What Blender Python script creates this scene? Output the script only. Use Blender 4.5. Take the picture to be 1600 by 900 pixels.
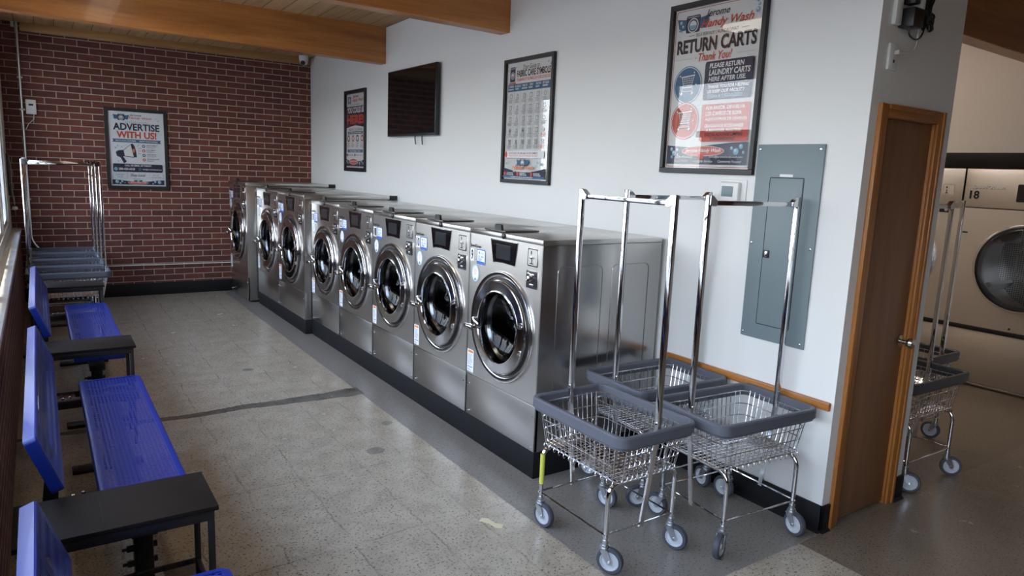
import bpy, bmesh, math, random
from mathutils import Vector, Matrix
random.seed(7)
for o in list(bpy.data.objects): bpy.data.objects.remove(o)
SC = bpy.context.scene
COL = SC.collection

# ---------------------------------------------------------------- camera
def make_camera():
    yaw, pitch, roll, f = .59751, .165974, -.041153, 1091.27
    fw = Vector((math.sin(yaw)*math.cos(pitch), math.cos(yaw)*math.cos(pitch), -math.sin(pitch)))
    r = fw.cross(Vector((0, 0, 1))).normalized(); d = fw.cross(r)
    r2 = r*math.cos(roll)+d*math.sin(roll); d2 = -r*math.sin(roll)+d*math.cos(roll)
    M = Matrix(((r2.x, -d2.x, -fw.x, 0), (r2.y, -d2.y, -fw.y, 0), (r2.z, -d2.z, -fw.z, 1.6), (0, 0, 0, 1)))
    cd = bpy.data.cameras.new('camera'); cd.sensor_width = 36; cd.sensor_fit = 'HORIZONTAL'
    cd.lens = f/1600*36; cd.clip_start = .03; cd.clip_end = 300
    c = bpy.data.objects.new('camera', cd); COL.objects.link(c); c.matrix_world = M
    SC.camera = c
make_camera()

# ---------------------------------------------------------------- world, sun, exposure
SKY, SUN, EXPO = 9.0, 10.0, 0.08
w = bpy.data.worlds.new('sky'); SC.world = w; w.use_nodes = True
nt = w.node_tree; nt.nodes.clear()
tc = nt.nodes.new('ShaderNodeTexCoord'); sx = nt.nodes.new('ShaderNodeSeparateXYZ')
rp = nt.nodes.new('ShaderNodeValToRGB'); bg = nt.nodes.new('ShaderNodeBackground'); ow = nt.nodes.new('ShaderNodeOutputWorld')
nt.links.new(tc.outputs['Generated'], sx.inputs[0]); nt.links.new(sx.outputs['Z'], rp.inputs[0])
rp.color_ramp.elements[0].position = 0; rp.color_ramp.elements[0].color = (.95, .97, 1, 1)
rp.color_ramp.elements[1].position = .8; rp.color_ramp.elements[1].color = (.38, .58, 1, 1)
nt.links.new(rp.outputs[0], bg.inputs[0]); bg.inputs[1].default_value = SKY
nt.links.new(bg.outputs[0], ow.inputs[0])
sd = bpy.data.lights.new('sun', 'SUN'); sd.energy = SUN; sd.angle = .01; sd.color = (1, .93, .82)
so = bpy.data.objects.new('sun', sd); COL.objects.link(so)
so.rotation_euler = Vector((.385, .22, -1)).to_track_quat('-Z', 'Y').to_euler()
vs = SC.view_settings; vs.view_transform = 'Standard'; vs.look = 'None'; vs.gamma = 1; vs.use_curve_mapping = False; vs.exposure = EXPO
SC.display_settings.display_device = 'sRGB'
SC.cycles.use_denoising = True
SC.cycles.max_bounces = 10; SC.cycles.diffuse_bounces = 5; SC.cycles.glossy_bounces = 5; SC.cycles.transparent_max_bounces = 24
SC.cycles.sample_clamp_indirect = 8; SC.cycles.caustics_reflective = False; SC.cycles.caustics_refractive = False
for i, (y0, y1) in enumerate(((-1.4, 3.2), (3.2, 8.6))):          # sampling portals in the window openings (they give no light of their own)
    ld = bpy.data.lights.new('portal', 'AREA'); ld.shape = 'RECTANGLE'; ld.size = 1.95; ld.size_y = y1-y0; ld.cycles.is_portal = True
    lo = bpy.data.objects.new('portal', ld); COL.objects.link(lo); lo.location = (-.33, (y0+y1)/2, 1.78)
    lo.rotation_euler = (0, -math.pi/2, 0)

# ---------------------------------------------------------------- materials
def srgb(r, g, b):
    f = lambda c: ((c/255+.055)/1.055)**2.4 if c > 10 else c/255/12.92
    return (f(r), f(g), f(b), 1)
MATS = {}
def mat(name, col=(.5, .5, .5, 1), rough=.5, metal=0., coat=0., spec=None, bump=0., bscale=200., var=0., vscale=3., emit=0.):
    if name in MATS: return MATS[name]
    m = bpy.data.materials.new(name); m.use_nodes = True; MATS[name] = m
    n = m.node_tree.nodes; l = m.node_tree.links; b = n['Principled BSDF']
    if len(col) == 3: col = (*col, 1)
    b.inputs['Base Color'].default_value = col; b.inputs['Roughness'].default_value = rough; b.inputs['Metallic'].default_value = metal
    b.inputs['Coat Weight'].default_value = coat
    if spec is not None: b.inputs['Specular IOR Level'].default_value = spec
    if emit: b.inputs['Emission Color'].default_value = col; b.inputs['Emission Strength'].default_value = emit
    t = n.new('ShaderNodeTexCoord')
    if var:
        x = n.new('ShaderNodeTexNoise'); x.inputs['Scale'].default_value = vscale; l.new(t.outputs['Object'], x.inputs['Vector'])
        mx = n.new('ShaderNodeMix'); mx.data_type = 'RGBA'; l.new(x.outputs['Fac'], mx.inputs['Factor'])
        mx.inputs['A'].default_value = tuple(c*(1-var) for c in col[:3])+(1,); mx.inputs['B'].default_value = tuple(min(1, c*(1+var)) for c in col[:3])+(1,)
        l.new(mx.outputs['Result'], b.inputs['Base Color'])
    if bump:
        x = n.new('ShaderNodeTexNoise'); x.inputs['Scale'].default_value = bscale; l.new(t.outputs['Object'], x.inputs['Vector'])
        bp = n.new('ShaderNodeBump'); bp.inputs['Strength'].default_value = bump; bp.inputs['Distance'].default_value = .002
        l.new(x.outputs['Fac'], bp.inputs['Height']); l.new(bp.outputs[0], b.inputs['Normal'])
    return m
class NB:                                                          # small node-building helper
    def __init__(s, name):
        s.m = bpy.data.materials.new(name); s.m.use_nodes = True; MATS[name] = s.m
        s.n = s.m.node_tree.nodes; s.l = s.m.node_tree.links; s.b = s.n['Principled BSDF']
        s.tc = s.n.new('ShaderNodeTexCoord'); s.pos = s.tc.outputs['Object']
        x = s.n.new('ShaderNodeSeparateXYZ'); s.l.new(s.pos, x.inputs[0]); s.x, s.y, s.z = x.outputs
    def put(s, v, sock):
        if hasattr(v, 'links'): s.l.new(v, sock)
        elif isinstance(v, (tuple, list)) and len(v) == 3 and sock.type == 'RGBA': sock.default_value = (*v, 1)
        else: sock.default_value = v
    def math(s, op, a, b=0., c=None):
        k = s.n.new('ShaderNodeMath'); k.operation = op; s.put(a, k.inputs[0]); s.put(b, k.inputs[1])
        if c is not None: s.put(c, k.inputs[2])
        return k.outputs[0]
    def vec(s, x, y, z):
        k = s.n.new('ShaderNodeCombineXYZ'); s.put(x, k.inputs[0]); s.put(y, k.inputs[1]); s.put(z, k.inputs[2]); return k.outputs[0]
    def noise(s, v, scale, detail=2., rough=.5, dist=0.):
        k = s.n.new('ShaderNodeTexNoise'); s.l.new(v, k.inputs['Vector']); k.inputs['Scale'].default_value = scale
        k.inputs['Detail'].default_value = detail; k.inputs['Roughness'].default_value = rough; k.inputs['Distortion'].default_value = dist
        return k.outputs['Fac']
    def ramp(s, f, *st):
        k = s.n.new('ShaderNodeValToRGB'); s.put(f, k.inputs[0]); e = k.color_ramp.elements
        while len(e) < len(st): e.new(.5)
        for el, (p, c) in zip(e, st): el.position = p; el.color = (*c[:3], 1) if isinstance(c, (tuple, list)) else (c, c, c, 1)
        return k.outputs[0]
    def mix(s, f, a, b, mode='MIX'):
        k = s.n.new('ShaderNodeMix'); k.data_type = 'RGBA'; k.blend_type = mode
        s.put(f, k.inputs['Factor']); s.put(a, k.inputs['A']); s.put(b, k.inputs['B']); return k.outputs['Result']
    def line(s, coord, at, half):                                  # 1 on a line, 0 off it
        d = s.math('ABSOLUTE', s.math('SUBTRACT', coord, at))
        return s.math('SUBTRACT', 1., s.math('SMOOTHSTEP', d, half*.4, half)) if False else s.math('LESS_THAN', d, half)
    def bump(s, h, strength, dist):
        k = s.n.new('ShaderNodeBump'); k.inputs['Strength'].default_value = strength; k.inputs['Distance'].default_value = dist
        s.l.new(h, k.inputs['Height']); s.l.new(k.outputs[0], s.b.inputs['Normal'])
    def set(s, **kw):
        for k, v in kw.items(): s.put(v, s.b.inputs[k.replace('_', ' ')])
        return s.m

def brick_mat(name, axis):
    k = NB(name)
    u = k.x if axis == 'x' else k.y
    v = k.vec(k.math('ADD', u, 10.0214+.0), k.math('ADD', k.z, .0688*2-.0268), 0.)
    t = k.n.new('ShaderNodeTexBrick'); k.l.new(v, t.inputs['Vector'])
    t.offset = .5; t.inputs['Scale'].default_value = 1; t.inputs['Brick Width'].default_value = .2133; t.inputs['Row Height'].default_value = .0688
    t.inputs['Mortar Size'].default_value = .0045; t.inputs['Mortar Smooth'].default_value = .15; t.inputs['Bias'].default_value = 0
    t.inputs['Color1'].default_value = srgb(112, 62, 52); t.inputs['Color2'].default_value = srgb(88, 48, 42); t.inputs['Mortar'].default_value = srgb(176, 160, 144)
    nz = k.noise(k.pos, 14, 5, .7); fine = k.noise(k.pos, 240, 2)
    c = k.mix(.35, t.outputs['Color'], k.ramp(nz, (.3, (.45, .4, .4)), (.7, (1.25, 1.15, 1.1))), 'MULTIPLY')
    h = k.math('ADD', k.math('MULTIPLY', k.math('SUBTRACT', 1., t.outputs['Fac']), 1.), k.math('MULTIPLY', fine, .15))
    k.bump(h, .7, .006)
    return k.set(Base_Color=c, Roughness=.82)
brick_mat('brick_end', 'x'); brick_mat('brick_side', 'y')

def concrete():
    k = NB('concrete_floor')
    big = k.noise(k.pos, 1.1, 4, .6); mid = k.noise(k.pos, 7, 4, .65); grit = k.noise(k.pos, 260, 2, .6); spk = k.noise(k.pos, 90, 1)
    wob = k.math('MULTIPLY', k.math('SUBTRACT', k.noise(k.pos, 3.2, 5, .65), 0.5), .07)
    wob2 = k.math('MULTIPLY', k.math('SUBTRACT', k.noise(k.pos, 11., 4, .7), .5), .035)
    wx = k.math('ADD', k.math('ADD', k.x, wob), wob2); wy = k.math('ADD', k.math('ADD', k.y, wob), wob2)
    base = k.mix(big, srgb(176, 161, 139), srgb(204, 191, 169))
    base = k.mix(k.ramp(mid, (.42, 0.), (.72, .6)), base, srgb(150, 138, 120))
    # strip of rougher, darker aggregate along the washers
    e = k.math('MULTIPLY', k.math('SUBTRACT', k.noise(k.pos, 60, 2), .5), .012)
    ax = k.math('GREATER_THAN', k.math('ADD', k.x, e), 1.815); ay = k.math('GREATER_THAN', k.math('ADD', k.y, e), 1.66)
    agg = k.math('MULTIPLY', ax, ay)
    base = k.mix(agg, base, k.mix(mid, srgb(122, 116, 108), srgb(150, 143, 134)))
    # brownish slab beyond the closet
    far = k.math('GREATER_THAN', k.x, 2.75); far = k.math('MULTIPLY', far, k.math('SUBTRACT', 1., k.math('MULTIPLY', agg, k.math('LESS_THAN', k.x, 2.94))))
    base = k.mix(far, base, k.mix(mid, srgb(116, 102, 86), srgb(142, 126, 108)))
    # aggregate specks
    base = k.mix(k.ramp(grit, (.56, 0.), (.66, .7)), base, srgb(66, 59, 50))
    base = k.mix(k.ramp(spk, (.60, 0.), (.67, .75)), base, srgb(78, 71, 62))
    # hairline cracks of old tile joints
    cr = None
    for at in (.20, .48, .76, 1.035, 1.365, 1.61):
        q = k.line(wx, at, .0040); cr = q if cr is None else k.math('MAXIMUM', cr, q)
    for at in (1.35, 2.0, 2.63, 3.35, 5.3, 6.4, 7.3):
        q = k.line(wy, at, .0040); cr = k.math('MAXIMUM', cr, q)
    cr = k.math('MULTIPLY', cr, k.math('LESS_THAN', k.x, 1.83))
    cr = k.math('MULTIPLY', cr, k.ramp(k.noise(k.pos, 5, 3), (.38, .03), (.68, .5)))
    base = k.mix(cr, base, srgb(66, 60, 54))
    # dark patched trench across the aisle
    tr = k.math('LESS_THAN', k.math('ABSOLUTE', k.math('SUBTRACT', k.math('ADD', k.y, k.math('MULTIPLY', wob, 1.5)), 4.585)), k.math('ADD', .030, k.math('MULTIPLY', k.math('MULTIPLY', k.x, k.x), .016)))
    tr = k.math('MULTIPLY', tr, k.math('LESS_THAN', k.x, 1.84)); tr = k.math('MULTIPLY', tr, k.ramp(mid, (.3, 1.), (.75, .6)))
    base = k.mix(tr, base, srgb(72, 69, 64))
    # a few round stains
    for (sx_, sy_, r_) in ((1.50, 3.52, .05), (1.27, 5.45, .04), (1.74, 3.9, .035), (1.72, 1.62, .05)):
        d = k.math('SQRT', k.math('ADD', k.math('POWER', k.math('SUBTRACT', wx, sx_), 2.), k.math('POWER', k.math('SUBTRACT', wy, sy_), 2.)))
        base = k.mix(k.math('MULTIPLY', k.math('LESS_THAN', d, r_), .6), base, srgb(92, 89, 84))
    k.bump(k.math('ADD', k.math('MULTIPLY', grit, .4), k.math('MULTIPLY', mid, .6)), .06, .004)
    rg = k.math('ADD', k.math('MULTIPLY', mid, .20), k.math('ADD', k.math('MULTIPLY', agg, .12), .14))
    return k.set(Base_Color=base, Roughness=rg, Specular_IOR_Level=.5)
concrete()

def wood(name, c1, c2, axis, scale=1., rough=.45, coat=.0):
    k = NB(name)
    s = {'x': (1.2, 16, 16), 'y': (16, 1.2, 16), 'z': (16, 16, 1.2)}[axis]
    v = k.vec(k.math('MULTIPLY', k.x, s[0]*scale), k.math('MULTIPLY', k.y, s[1]*scale), k.math('MULTIPLY', k.z, s[2]*scale))
    a = k.noise(v, 1.0, 5, .6, .6); b = k.noise(v, 5., 3, .6)
    f = k.math('ADD', k.math('MULTIPLY', a, .75), k.math('MULTIPLY', b, .25))
    c = k.ramp(f, (.32, c1), (.68, c2))
    k.bump(b, .08, .002)
    return k.set(Base_Color=c, Roughness=rough, Coat_Weight=coat)
wood('beam_wood', srgb(140, 84, 38), srgb(196, 132, 70), 'x', .55, .4, .15)
wood('trim_wood', srgb(150, 108, 62), srgb(186, 142, 88), 'x', 1)
wood('oak_rail', srgb(140, 86, 36), srgb(186, 124, 60), 'y', 1.4, .35)
wood('oak_trim', srgb(150, 92, 40), srgb(190, 128, 66), 'z', 1.4, .35)
wood('oak_trim_head', srgb(150, 92, 40), srgb(190, 128, 66), 'x', 1.4, .35)
wood('door_wood', srgb(116, 80, 54), srgb(144, 103, 71), 'z', .8, .4)

def perforated():                                                 # punched steel plate at the back of a dryer drum
    k = NB('drum_plate')
    a = k.math('FRACT', k.math('MULTIPLY', k.y, 60.)); b = k.math('FRACT', k.math('MULTIPLY', k.z, 60.))
    d = k.math('ADD', k.math('POWER', k.math('SUBTRACT', a, .5), 2.), k.math('POWER', k.math('SUBTRACT', b, .5), 2.))
    return k.set(Base_Color=k.mix(k.math('LESS_THAN', d, .07), (.52, .52, .52), (.02, .02, .02)), Metallic=1., Roughness=.3)
perforated()
def planks():
    k = NB('plank_ceiling')
    u = k.math('ADD', k.x, .11+1.68*3)
    idx = k.math('FLOOR', k.math('DIVIDE', u, .168)); fr = k.math('FRACT', k.math('DIVIDE', u, .168))
    seam = k.math('LESS_THAN', fr, .035)
    v = k.vec(k.math('MULTIPLY', k.x, 14.), k.math('ADD', k.math('MULTIPLY', k.y, 1.), k.math('MULTIPLY', idx, 7.3)), idx)
    a = k.noise(v, 1.3, 5, .6, .5); tone = k.noise(k.vec(idx, k.math('MULTIPLY', idx, 3.1), 0.), 2.7, 0)
    c = k.ramp(k.math('ADD', k.math('MULTIPLY', a, .6), k.math('MULTIPLY', tone, .4)), (.32, srgb(158, 124, 86)), (.7, srgb(204, 168, 124)))
    kn = k.noise(k.pos, 4.5, 1); c = k.mix(k.ramp(kn, (.76, 0.), (.80, .7)), c, srgb(96, 62, 36))
    c = k.mix(seam, c, srgb(40, 28, 20))
    k.bump(k.math('SUBTRACT', 1., seam), .6, .008)
    return k.set(Base_Color=c, Roughness=.6)
planks()

def steel(name, col, rough, axis='y', streak=.06, aniso=0.):
    k = NB(name)
    if aniso:                                                      # brushed sideways: reflections smear up and down
        tg = k.n.new('ShaderNodeTangent'); tg.direction_type = 'RADIAL'; tg.axis = 'Z'; k.l.new(tg.outputs[0], k.b.inputs['Tangent'])
        k.b.inputs['Anisotropic'].default_value = aniso; k.b.inputs['Anisotropic Rotation'].default_value = .25
    v = k.vec(k.math('MULTIPLY', k.x, 3. if axis == 'y' else 3.), k.math('MULTIPLY', k.y, 2.), k.math('MULTIPLY', k.z, 400.))
    a = k.noise(v, 1., 3)
    r = k.math('ADD', k.math('MULTIPLY', a, streak), rough-streak/2)
    c = k.ramp(a, (.3, tuple(x*.94 for x in col)), (.7, col))
    return k.set(Base_Color=c, Metallic=1., Roughness=r)
steel('washer_steel', (.62, .605, .58), .30, aniso=.62)
steel('dryer_steel', (.78, .75, .71), .32, aniso=.7)
mat('dryer_drum', (.50, .50, .50), .3, 1, bump=.4, bscale=60)
steel('side_steel', (.46, .45, .44), .24)
mat('chrome', (.64, .64, .66), .06, 1)
mat('polished_steel', (.72, .72, .73), .14, 1)
mat('dark_chrome', (.50, .49, .49), .12, 1)
mat('zinc', (.55, .57, .60), .35, 1, bump=.1, bscale=120)
mat('wire_chrome', (.74, .74, .76), .16, 1)
mat('drum_steel', (.20, .20, .21), .26, 1, bump=.25, bscale=90)
mat('white_paint', (.80, .80, .775), .55, bump=.06, bscale=160)
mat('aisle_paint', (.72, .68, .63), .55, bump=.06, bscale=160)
mat('black_base', (.010, .010, .011), .55, spec=.25)
mat('black_plastic', (.012, .012, .013), .35)
mat('black_metal', (.016, .015, .015), .38)
mat('table_black', (.016, .012, .010), .5, spec=.18, bump=.05, bscale=300)
mat('black_frame', (.012, .011, .012), .4)
mat('screen_glass', (.008, .006, .007), .06, spec=.6)
mat('screen_panel', (.03, .032, .035), .12)
mat('bumper_grey', (.105, .112, .135), .42)
mat('bumper_dark', (.045, .048, .055), .42)
mat('tire_grey', (.07, .075, .09), .55)
mat('hub_grey', (.55, .57, .60), .4)
mat('panel_grey', srgb(122, 136, 140), .42, bump=.04, bscale=200)
mat('white_plastic', (.80, .80, .78), .35)
mat('off_white', (.70, .68, .64), .45)
mat('blue_vinyl', (.012, .036, .30), .36, coat=.08)
mat('sill_tile', (.80, .77, .72), .35)
mat('window_white', (.78, .77, .74), .4)
mat('conduit_metal', (.62, .62, .62), .3, 1)
mat('cable_white', (.6, .58, .55), .5)
mat('sticker_white', (.82, .84, .88), .45)
mat('sticker_blue', (.03, .12, .52), .45)
mat('sticker_ltblue', (.45, .62, .80), .45)
mat('sticker_pink', (.75, .35, .42), .45)
mat('sticker_orange', (.75, .22, .05), .45)
mat('sticker_black', (.01, .01, .012), .45)
mat('sticker_yellow', (.66, .66, .10), .45)
mat('tape_yellow', (.82, .74, .46), .6)
mat('asphalt', (.20, .195, .185), .9, var=.15)
mat('stucco', (.46, .40, .32), .9, var=.1); mat('stucco_pale', (.62, .60, .55), .9, var=.1); mat('roof_dark', (.06, .05, .045), .8)
mat('bush', (.05, .10, .03), .8, var=.4)
mat('aisle_lamp', (1, .88, .77), .5, emit=18.)
mat('room_lamp', (1, .88, .72), .5, emit=5.)
mat('lid_dark', (.10, .09, .085), .3, .6)
mat('nickel', (.62, .58, .52), .22, 1)
mat('ink_white', (.78, .77, .74), .6)
mat('ink_paper', (.74, .75, .76), .6)
mat('ink_navy', (.020, .020, .052), .6)
mat('ink_black', (.014, .014, .018), .6)
mat('ink_red', (.60, .075, .035), .6)
mat('ink_blue', (.045, .13, .24), .6)
mat('ink_sky', (.22, .42, .55), .6)
mat('ink_grey', (.35, .36, .38), .6)
mat('ink_orange', (.66, .22, .08), .6)

def glass(name, tint=(1, 1, 1), ior=1.5, rough=.0):
    m = bpy.data.materials.new(name); m.use_nodes = True; MATS[name] = m
    n = m.node_tree.nodes; l = m.node_tree.links; n.remove(n['Principled BSDF'])
    t = n.new('ShaderNodeBsdfTransparent'); t.inputs[0].default_value = (*tint, 1)
    g = n.new('ShaderNodeBsdfGlossy'); g.inputs['Roughness'].default_value = rough
    f = n.new('ShaderNodeFresnel'); ge = n.new('ShaderNodeNewGeometry'); mr = n.new('ShaderNodeMapRange')   # thin pane: the same reflection from both faces
    mr.inputs['To Min'].default_value = ior; mr.inputs['To Max'].default_value = 1/ior; l.new(ge.outputs['Backfacing'], mr.inputs['Value']); l.new(mr.outputs[0], f.inputs[0])
    x = n.new('ShaderNodeMixShader'); l.new(f.outputs[0], x.inputs[0]); l.new(t.outputs[0], x.inputs[1]); l.new(g.outputs[0], x.inputs[2])
    l.new(x.outputs[0], n['Material Output'].inputs[0]); return m
glass('window_glass', (.97, .985, .98)); glass('poster_glass', (.97, .97, .97), 1.42); glass('washer_glass', (.40, .41, .43), 1.32)
glass('dryer_glass', (.78, .78, .78), 1.4); glass('shelf_glass', (.62, .64, .66), 1.5)

def mesh_metal():                                                  # expanded-metal sheet dipped in blue vinyl, with real openings
    k = NB('blue_mesh')
    u = k.math('MULTIPLY', k.x, 1/.030); v = k.math('MULTIPLY', k.y, 1/.014)
    a = k.math('ABSOLUTE', k.math('SUBTRACT', k.math('FRACT', u), .5)); b = k.math('ABSOLUTE', k.math('SUBTRACT', k.math('FRACT', v), .5))
    h1 = k.math('ADD', a, b)                                       # diamond distance, 0..1
    hole = k.math('MAXIMUM', k.math('LESS_THAN', h1, .25), k.math('GREATER_THAN', h1, .75))
    k.set(Base_Color=(.012, .036, .30), Roughness=.34, Coat_Weight=.1)
    k.bump(k.math('ABSOLUTE', k.math('SUBTRACT', h1, .5)), .5, .006)
    t = k.n.new('ShaderNodeBsdfTransparent'); x = k.n.new('ShaderNodeMixShader')
    k.l.new(hole, x.inputs[0]); k.l.new(k.b.outputs[0], x.inputs[1]); k.l.new(t.outputs[0], x.inputs[2]); k.l.new(x.outputs[0], k.n['Material Output'].inputs[0])
mesh_metal()

# ---------------------------------------------------------------- mesh builder
class MB:
    def __init__(s): s.v = []; s.f = []; s.m = []; s.mi = []; s.flat = []; s.M = Matrix.Identity(4)
    def slot(s, m):
        if m not in s.m: s.m.append(m)
        return s.m.index(m)
    def add(s, vs, fs, m):
        o = len(s.v); s.v += [tuple(s.M @ Vector(p)) for p in vs]; i = s.slot(m)
        for f in fs: s.f.append(tuple(o+a for a in f)); s.mi.append(i)
    def box(s, x0, x1, y0, y1, z0, z1, m):
        x0, x1 = sorted((x0, x1)); y0, y1 = sorted((y0, y1)); z0, z1 = sorted((z0, z1))
        s.add([(x, y, z) for x in (x0, x1) for y in (y0, y1) for z in (z0, z1)],
              [(0, 1, 3, 2), (4, 6, 7, 5), (0, 4, 5, 1), (2, 3, 7, 6), (0, 2, 6, 4), (1, 5, 7, 3)], m)
    def cbox(s, x0, x1, y0, y1, z0, z1, m, r=.004, seg=2):
        bm = bmesh.new(); bmesh.ops.create_cube(bm, size=1)
        for v in bm.verts: v.co = Vector(((x0+x1)/2+v.co.x*abs(x1-x0), (y0+y1)/2+v.co.y*abs(y1-y0), (z0+z1)/2+v.co.z*abs(z1-z0)))
        bmesh.ops.bevel(bm, geom=bm.edges[:], offset=r, segments=seg, affect='EDGES', profile=.5)
        bm.normal_update(); k = len(s.f)
        s.flat += [k+i for i, f in enumerate(bm.faces) if max(abs(c) for c in f.normal) > .9999]   # the six broad faces stay flat
        s.bm(bm, m)
    def bm(s, bm, m):
        bm.verts.ensure_lookup_table(); bm.verts.index_update()
        s.add([v.co[:] for v in bm.verts], [tuple(v.index for v in f.verts) for f in bm.faces], m); bm.free()
    def tube(s, pts, r, m, n=8, cap=True, closed=False):
        P = [Vector(p) for p in pts]; N = len(P); rings = []
        up = None
        for i in range(N):
            if closed: t = (P[(i+1) % N]-P[i-1]).normalized()
            else: t = (P[min(i+1, N-1)]-P[max(i-1, 0)]).normalized()
            if up is None: up = Vector((0, 0, 1)) if abs(t.z) < .9 else Vector((1, 0, 0))
            a = up-t*up.dot(t)
            if a.length < 1e-4: a = t.orthogonal()
            a.normalize(); b = t.cross(a); up = a
            rings.append([tuple(P[i]+(a*math.cos(q)+b*math.sin(q))*r) for q in [2*math.pi*j/n for j in range(n)]])
        vs = [p for ring in rings for p in ring]; fs = []
        for i in range(N if closed else N-1):
            k = (i+1) % N
            for j in range(n): fs.append((i*n+j, i*n+(j+1) % n, k*n+(j+1) % n, k*n+j))
        if cap and not closed: fs += [tuple(range(n))[::-1], tuple((N-1)*n+j for j in range(n))]
        s.add(vs, fs, m)
    def sweep(s, path, prof, m, closed=True):                      # rectangle-ish profile [(out, z)] swept round a flat path of (point, outward normal)
        n = len(prof); vs = []
        for (p, nn) in path:
            for (o, z) in prof: vs.append((p[0]+nn[0]*o, p[1]+nn[1]*o, z))
        N = len(path); fs = []
        for i in range(N if closed else N-1):
            k = (i+1) % N
            for j in range(n): fs.append((i*n+j, k*n+j, k*n+(j+1) % n, i*n+(j+1) % n))
        s.add(vs, fs, m)
    def lathe(s, prof, m, n=48, axis='-x', c=(0, 0, 0), a0=0, closed=False):   # prof [(radius, along)]
        vs = []; fs = []
        for (r, h) in prof:
            for j in range(n):
                q = 2*math.pi*j/n+a0; p, t = r*math.cos(q), r*math.sin(q)
                vs.append({'-x': (c[0]-h, c[1]+p, c[2]+t), 'x': (c[0]+h, c[1]+p, c[2]+t), 'y': (c[0]+p, c[1]+h, c[2]+t), '-y': (c[0]+p, c[1]-h, c[2]+t), 'z': (c[0]+p, c[1]+t, c[2]+h)}[axis])
        for i in range(len(prof)-1):
            for j in range(n): fs.append((i*n+j, i*n+(j+1) % n, (i+1)*n+(j+1) % n, (i+1)*n+j))
        if prof[0][0] > 1e-6 and closed: fs.append(tuple(range(n)))
        if prof[-1][0] > 1e-6 and closed: fs.append(tuple((len(prof)-1)*n+j for j in range(n)))
        s.add(vs, fs, m)
    def cyl(s, c, r, h0, h1, m, axis='z', n=20): s.lathe([(1e-7, h0), (r, h0), (r, h1), (1e-7, h1)], m, n, axis, c)
    def prism(s, poly, fn, d0, d1, m):                             # flat polygon [(u,v)], fn(u,v,d)->xyz
        n = len(poly); vs = [fn(u, v, d0) for u, v in poly]+[fn(u, v, d1) for u, v in poly]
        s.add(vs, [tuple(range(n)), tuple(range(n, 2*n))[::-1]]+[(i, (i+1) % n, n+(i+1) % n, n+i) for i in range(n)], m)
    def build(s, name, parent=None, loc=None, smooth=35):
        me = bpy.data.meshes.new(name); me.from_pydata(s.v, [], s.f); me.update()
        for m in s.m: me.materials.append(MATS[m])
        me.polygons.foreach_set('material_index', s.mi)
        bm = bmesh.new(); bm.from_mesh(me); bmesh.ops.recalc_face_normals(bm, faces=bm.faces[:]); bm.to_mesh(me); bm.free()
        if smooth:
            fl = set(s.flat); me.polygons.foreach_set('use_smooth', [i not in fl for i in range(len(me.polygons))]); me.set_sharp_from_angle(angle=math.radians(smooth))
        o = bpy.data.objects.new(name, me); COL.objects.link(o)
        if parent: o.parent = parent
        if loc: o.location = loc
        return o
def empty(name, loc=(0, 0, 0), rz=0):
    o = bpy.data.objects.new(name, None); COL.objects.link(o); o.location = loc; o.rotation_euler = (0, 0, rz); o.empty_display_size = .05; return o
def tag(o, label=None, cat=None, group=None, kind=None):
    for k, v in (('label', label), ('category', cat), ('group', group), ('kind', kind)):
        if v: o[k] = v
    return o
KIDS = {}
def copy_tree(o, parent=None):
    c = o.copy(); COL.objects.link(c)
    if parent: c.parent = parent
    for ch in list(o.children): copy_tree(ch, c)
    return c
def rrect(x0, x1, y0, y1, r, n=6):                                 # rounded rectangle outline, ccw
    out = []
    for cx, cy, a in ((x1-r, y1-r, 0), (x0+r, y1-r, 90), (x0+r, y0+r, 180), (x1-r, y0+r, 270)):
        for i in range(n+1):
            q = math.radians(a+90*i/n); out.append((cx+r*math.cos(q), cy+r*math.sin(q)))
    return out
def rpath(hx, hy, r, n=6):                                         # same with outward normals, for sweep()
    out = []
    for cx, cy, a in ((hx-r, hy-r, 0), (-hx+r, hy-r, 90), (-hx+r, -hy+r, 180), (hx-r, -hy+r, 270)):
        for i in range(n+1):
            q = math.radians(a+90*i/n); out.append(((cx+r*math.cos(q), cy+r*math.sin(q)), (math.cos(q), math.sin(q))))
    return out
def bend(pts, r, n=5):                                             # round the corners of a polyline
    P = [Vector(p) for p in pts]; out = [P[0]]
    for i in range(1, len(P)-1):
        a = (P[i-1]-P[i]); b = (P[i+1]-P[i]); d = min(r, a.length*.49, b.length*.49); a = P[i]+a.normalized()*d; b = P[i]+b.normalized()*d
        for k in range(n+1):
            t = k/n; out.append(a*(1-t)**2+P[i]*2*t*(1-t)+b*t*t)
    return out+[P[-1]]

# ---------------------------------------------------------------- lettering
TXT = {}
def text_geo(s, bold=.0, shear=0.):
    key = (s, bold, shear)
    if key in TXT: return TXT[key]
    cu = bpy.data.curves.new('lettering', 'FONT'); cu.body = s; cu.size = 1; cu.offset = bold; cu.shear = shear; cu.resolution_u = 3; cu.fill_mode = 'FRONT'
    ob = bpy.data.objects.new('lettering', cu); COL.objects.link(ob)
    me = bpy.data.meshes.new_from_object(ob.evaluated_get(bpy.context.evaluated_depsgraph_get()))
    vs = [(v.co.x, v.co.y) for v in me.vertices]; fs = [tuple(p.vertices) for p in me.polygons]
    bpy.data.objects.remove(ob); bpy.data.curves.remove(cu); bpy.data.meshes.remove(me)
    x0 = min(v[0] for v in vs); x1 = max(v[0] for v in vs); y0 = min(v[1] for v in vs); y1 = max(v[1] for v in vs)
    TXT[key] = ([((x-x0)/(x1-x0), (y-y0)/(y1-y0)) for x, y in vs], fs); return TXT[key]
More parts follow.
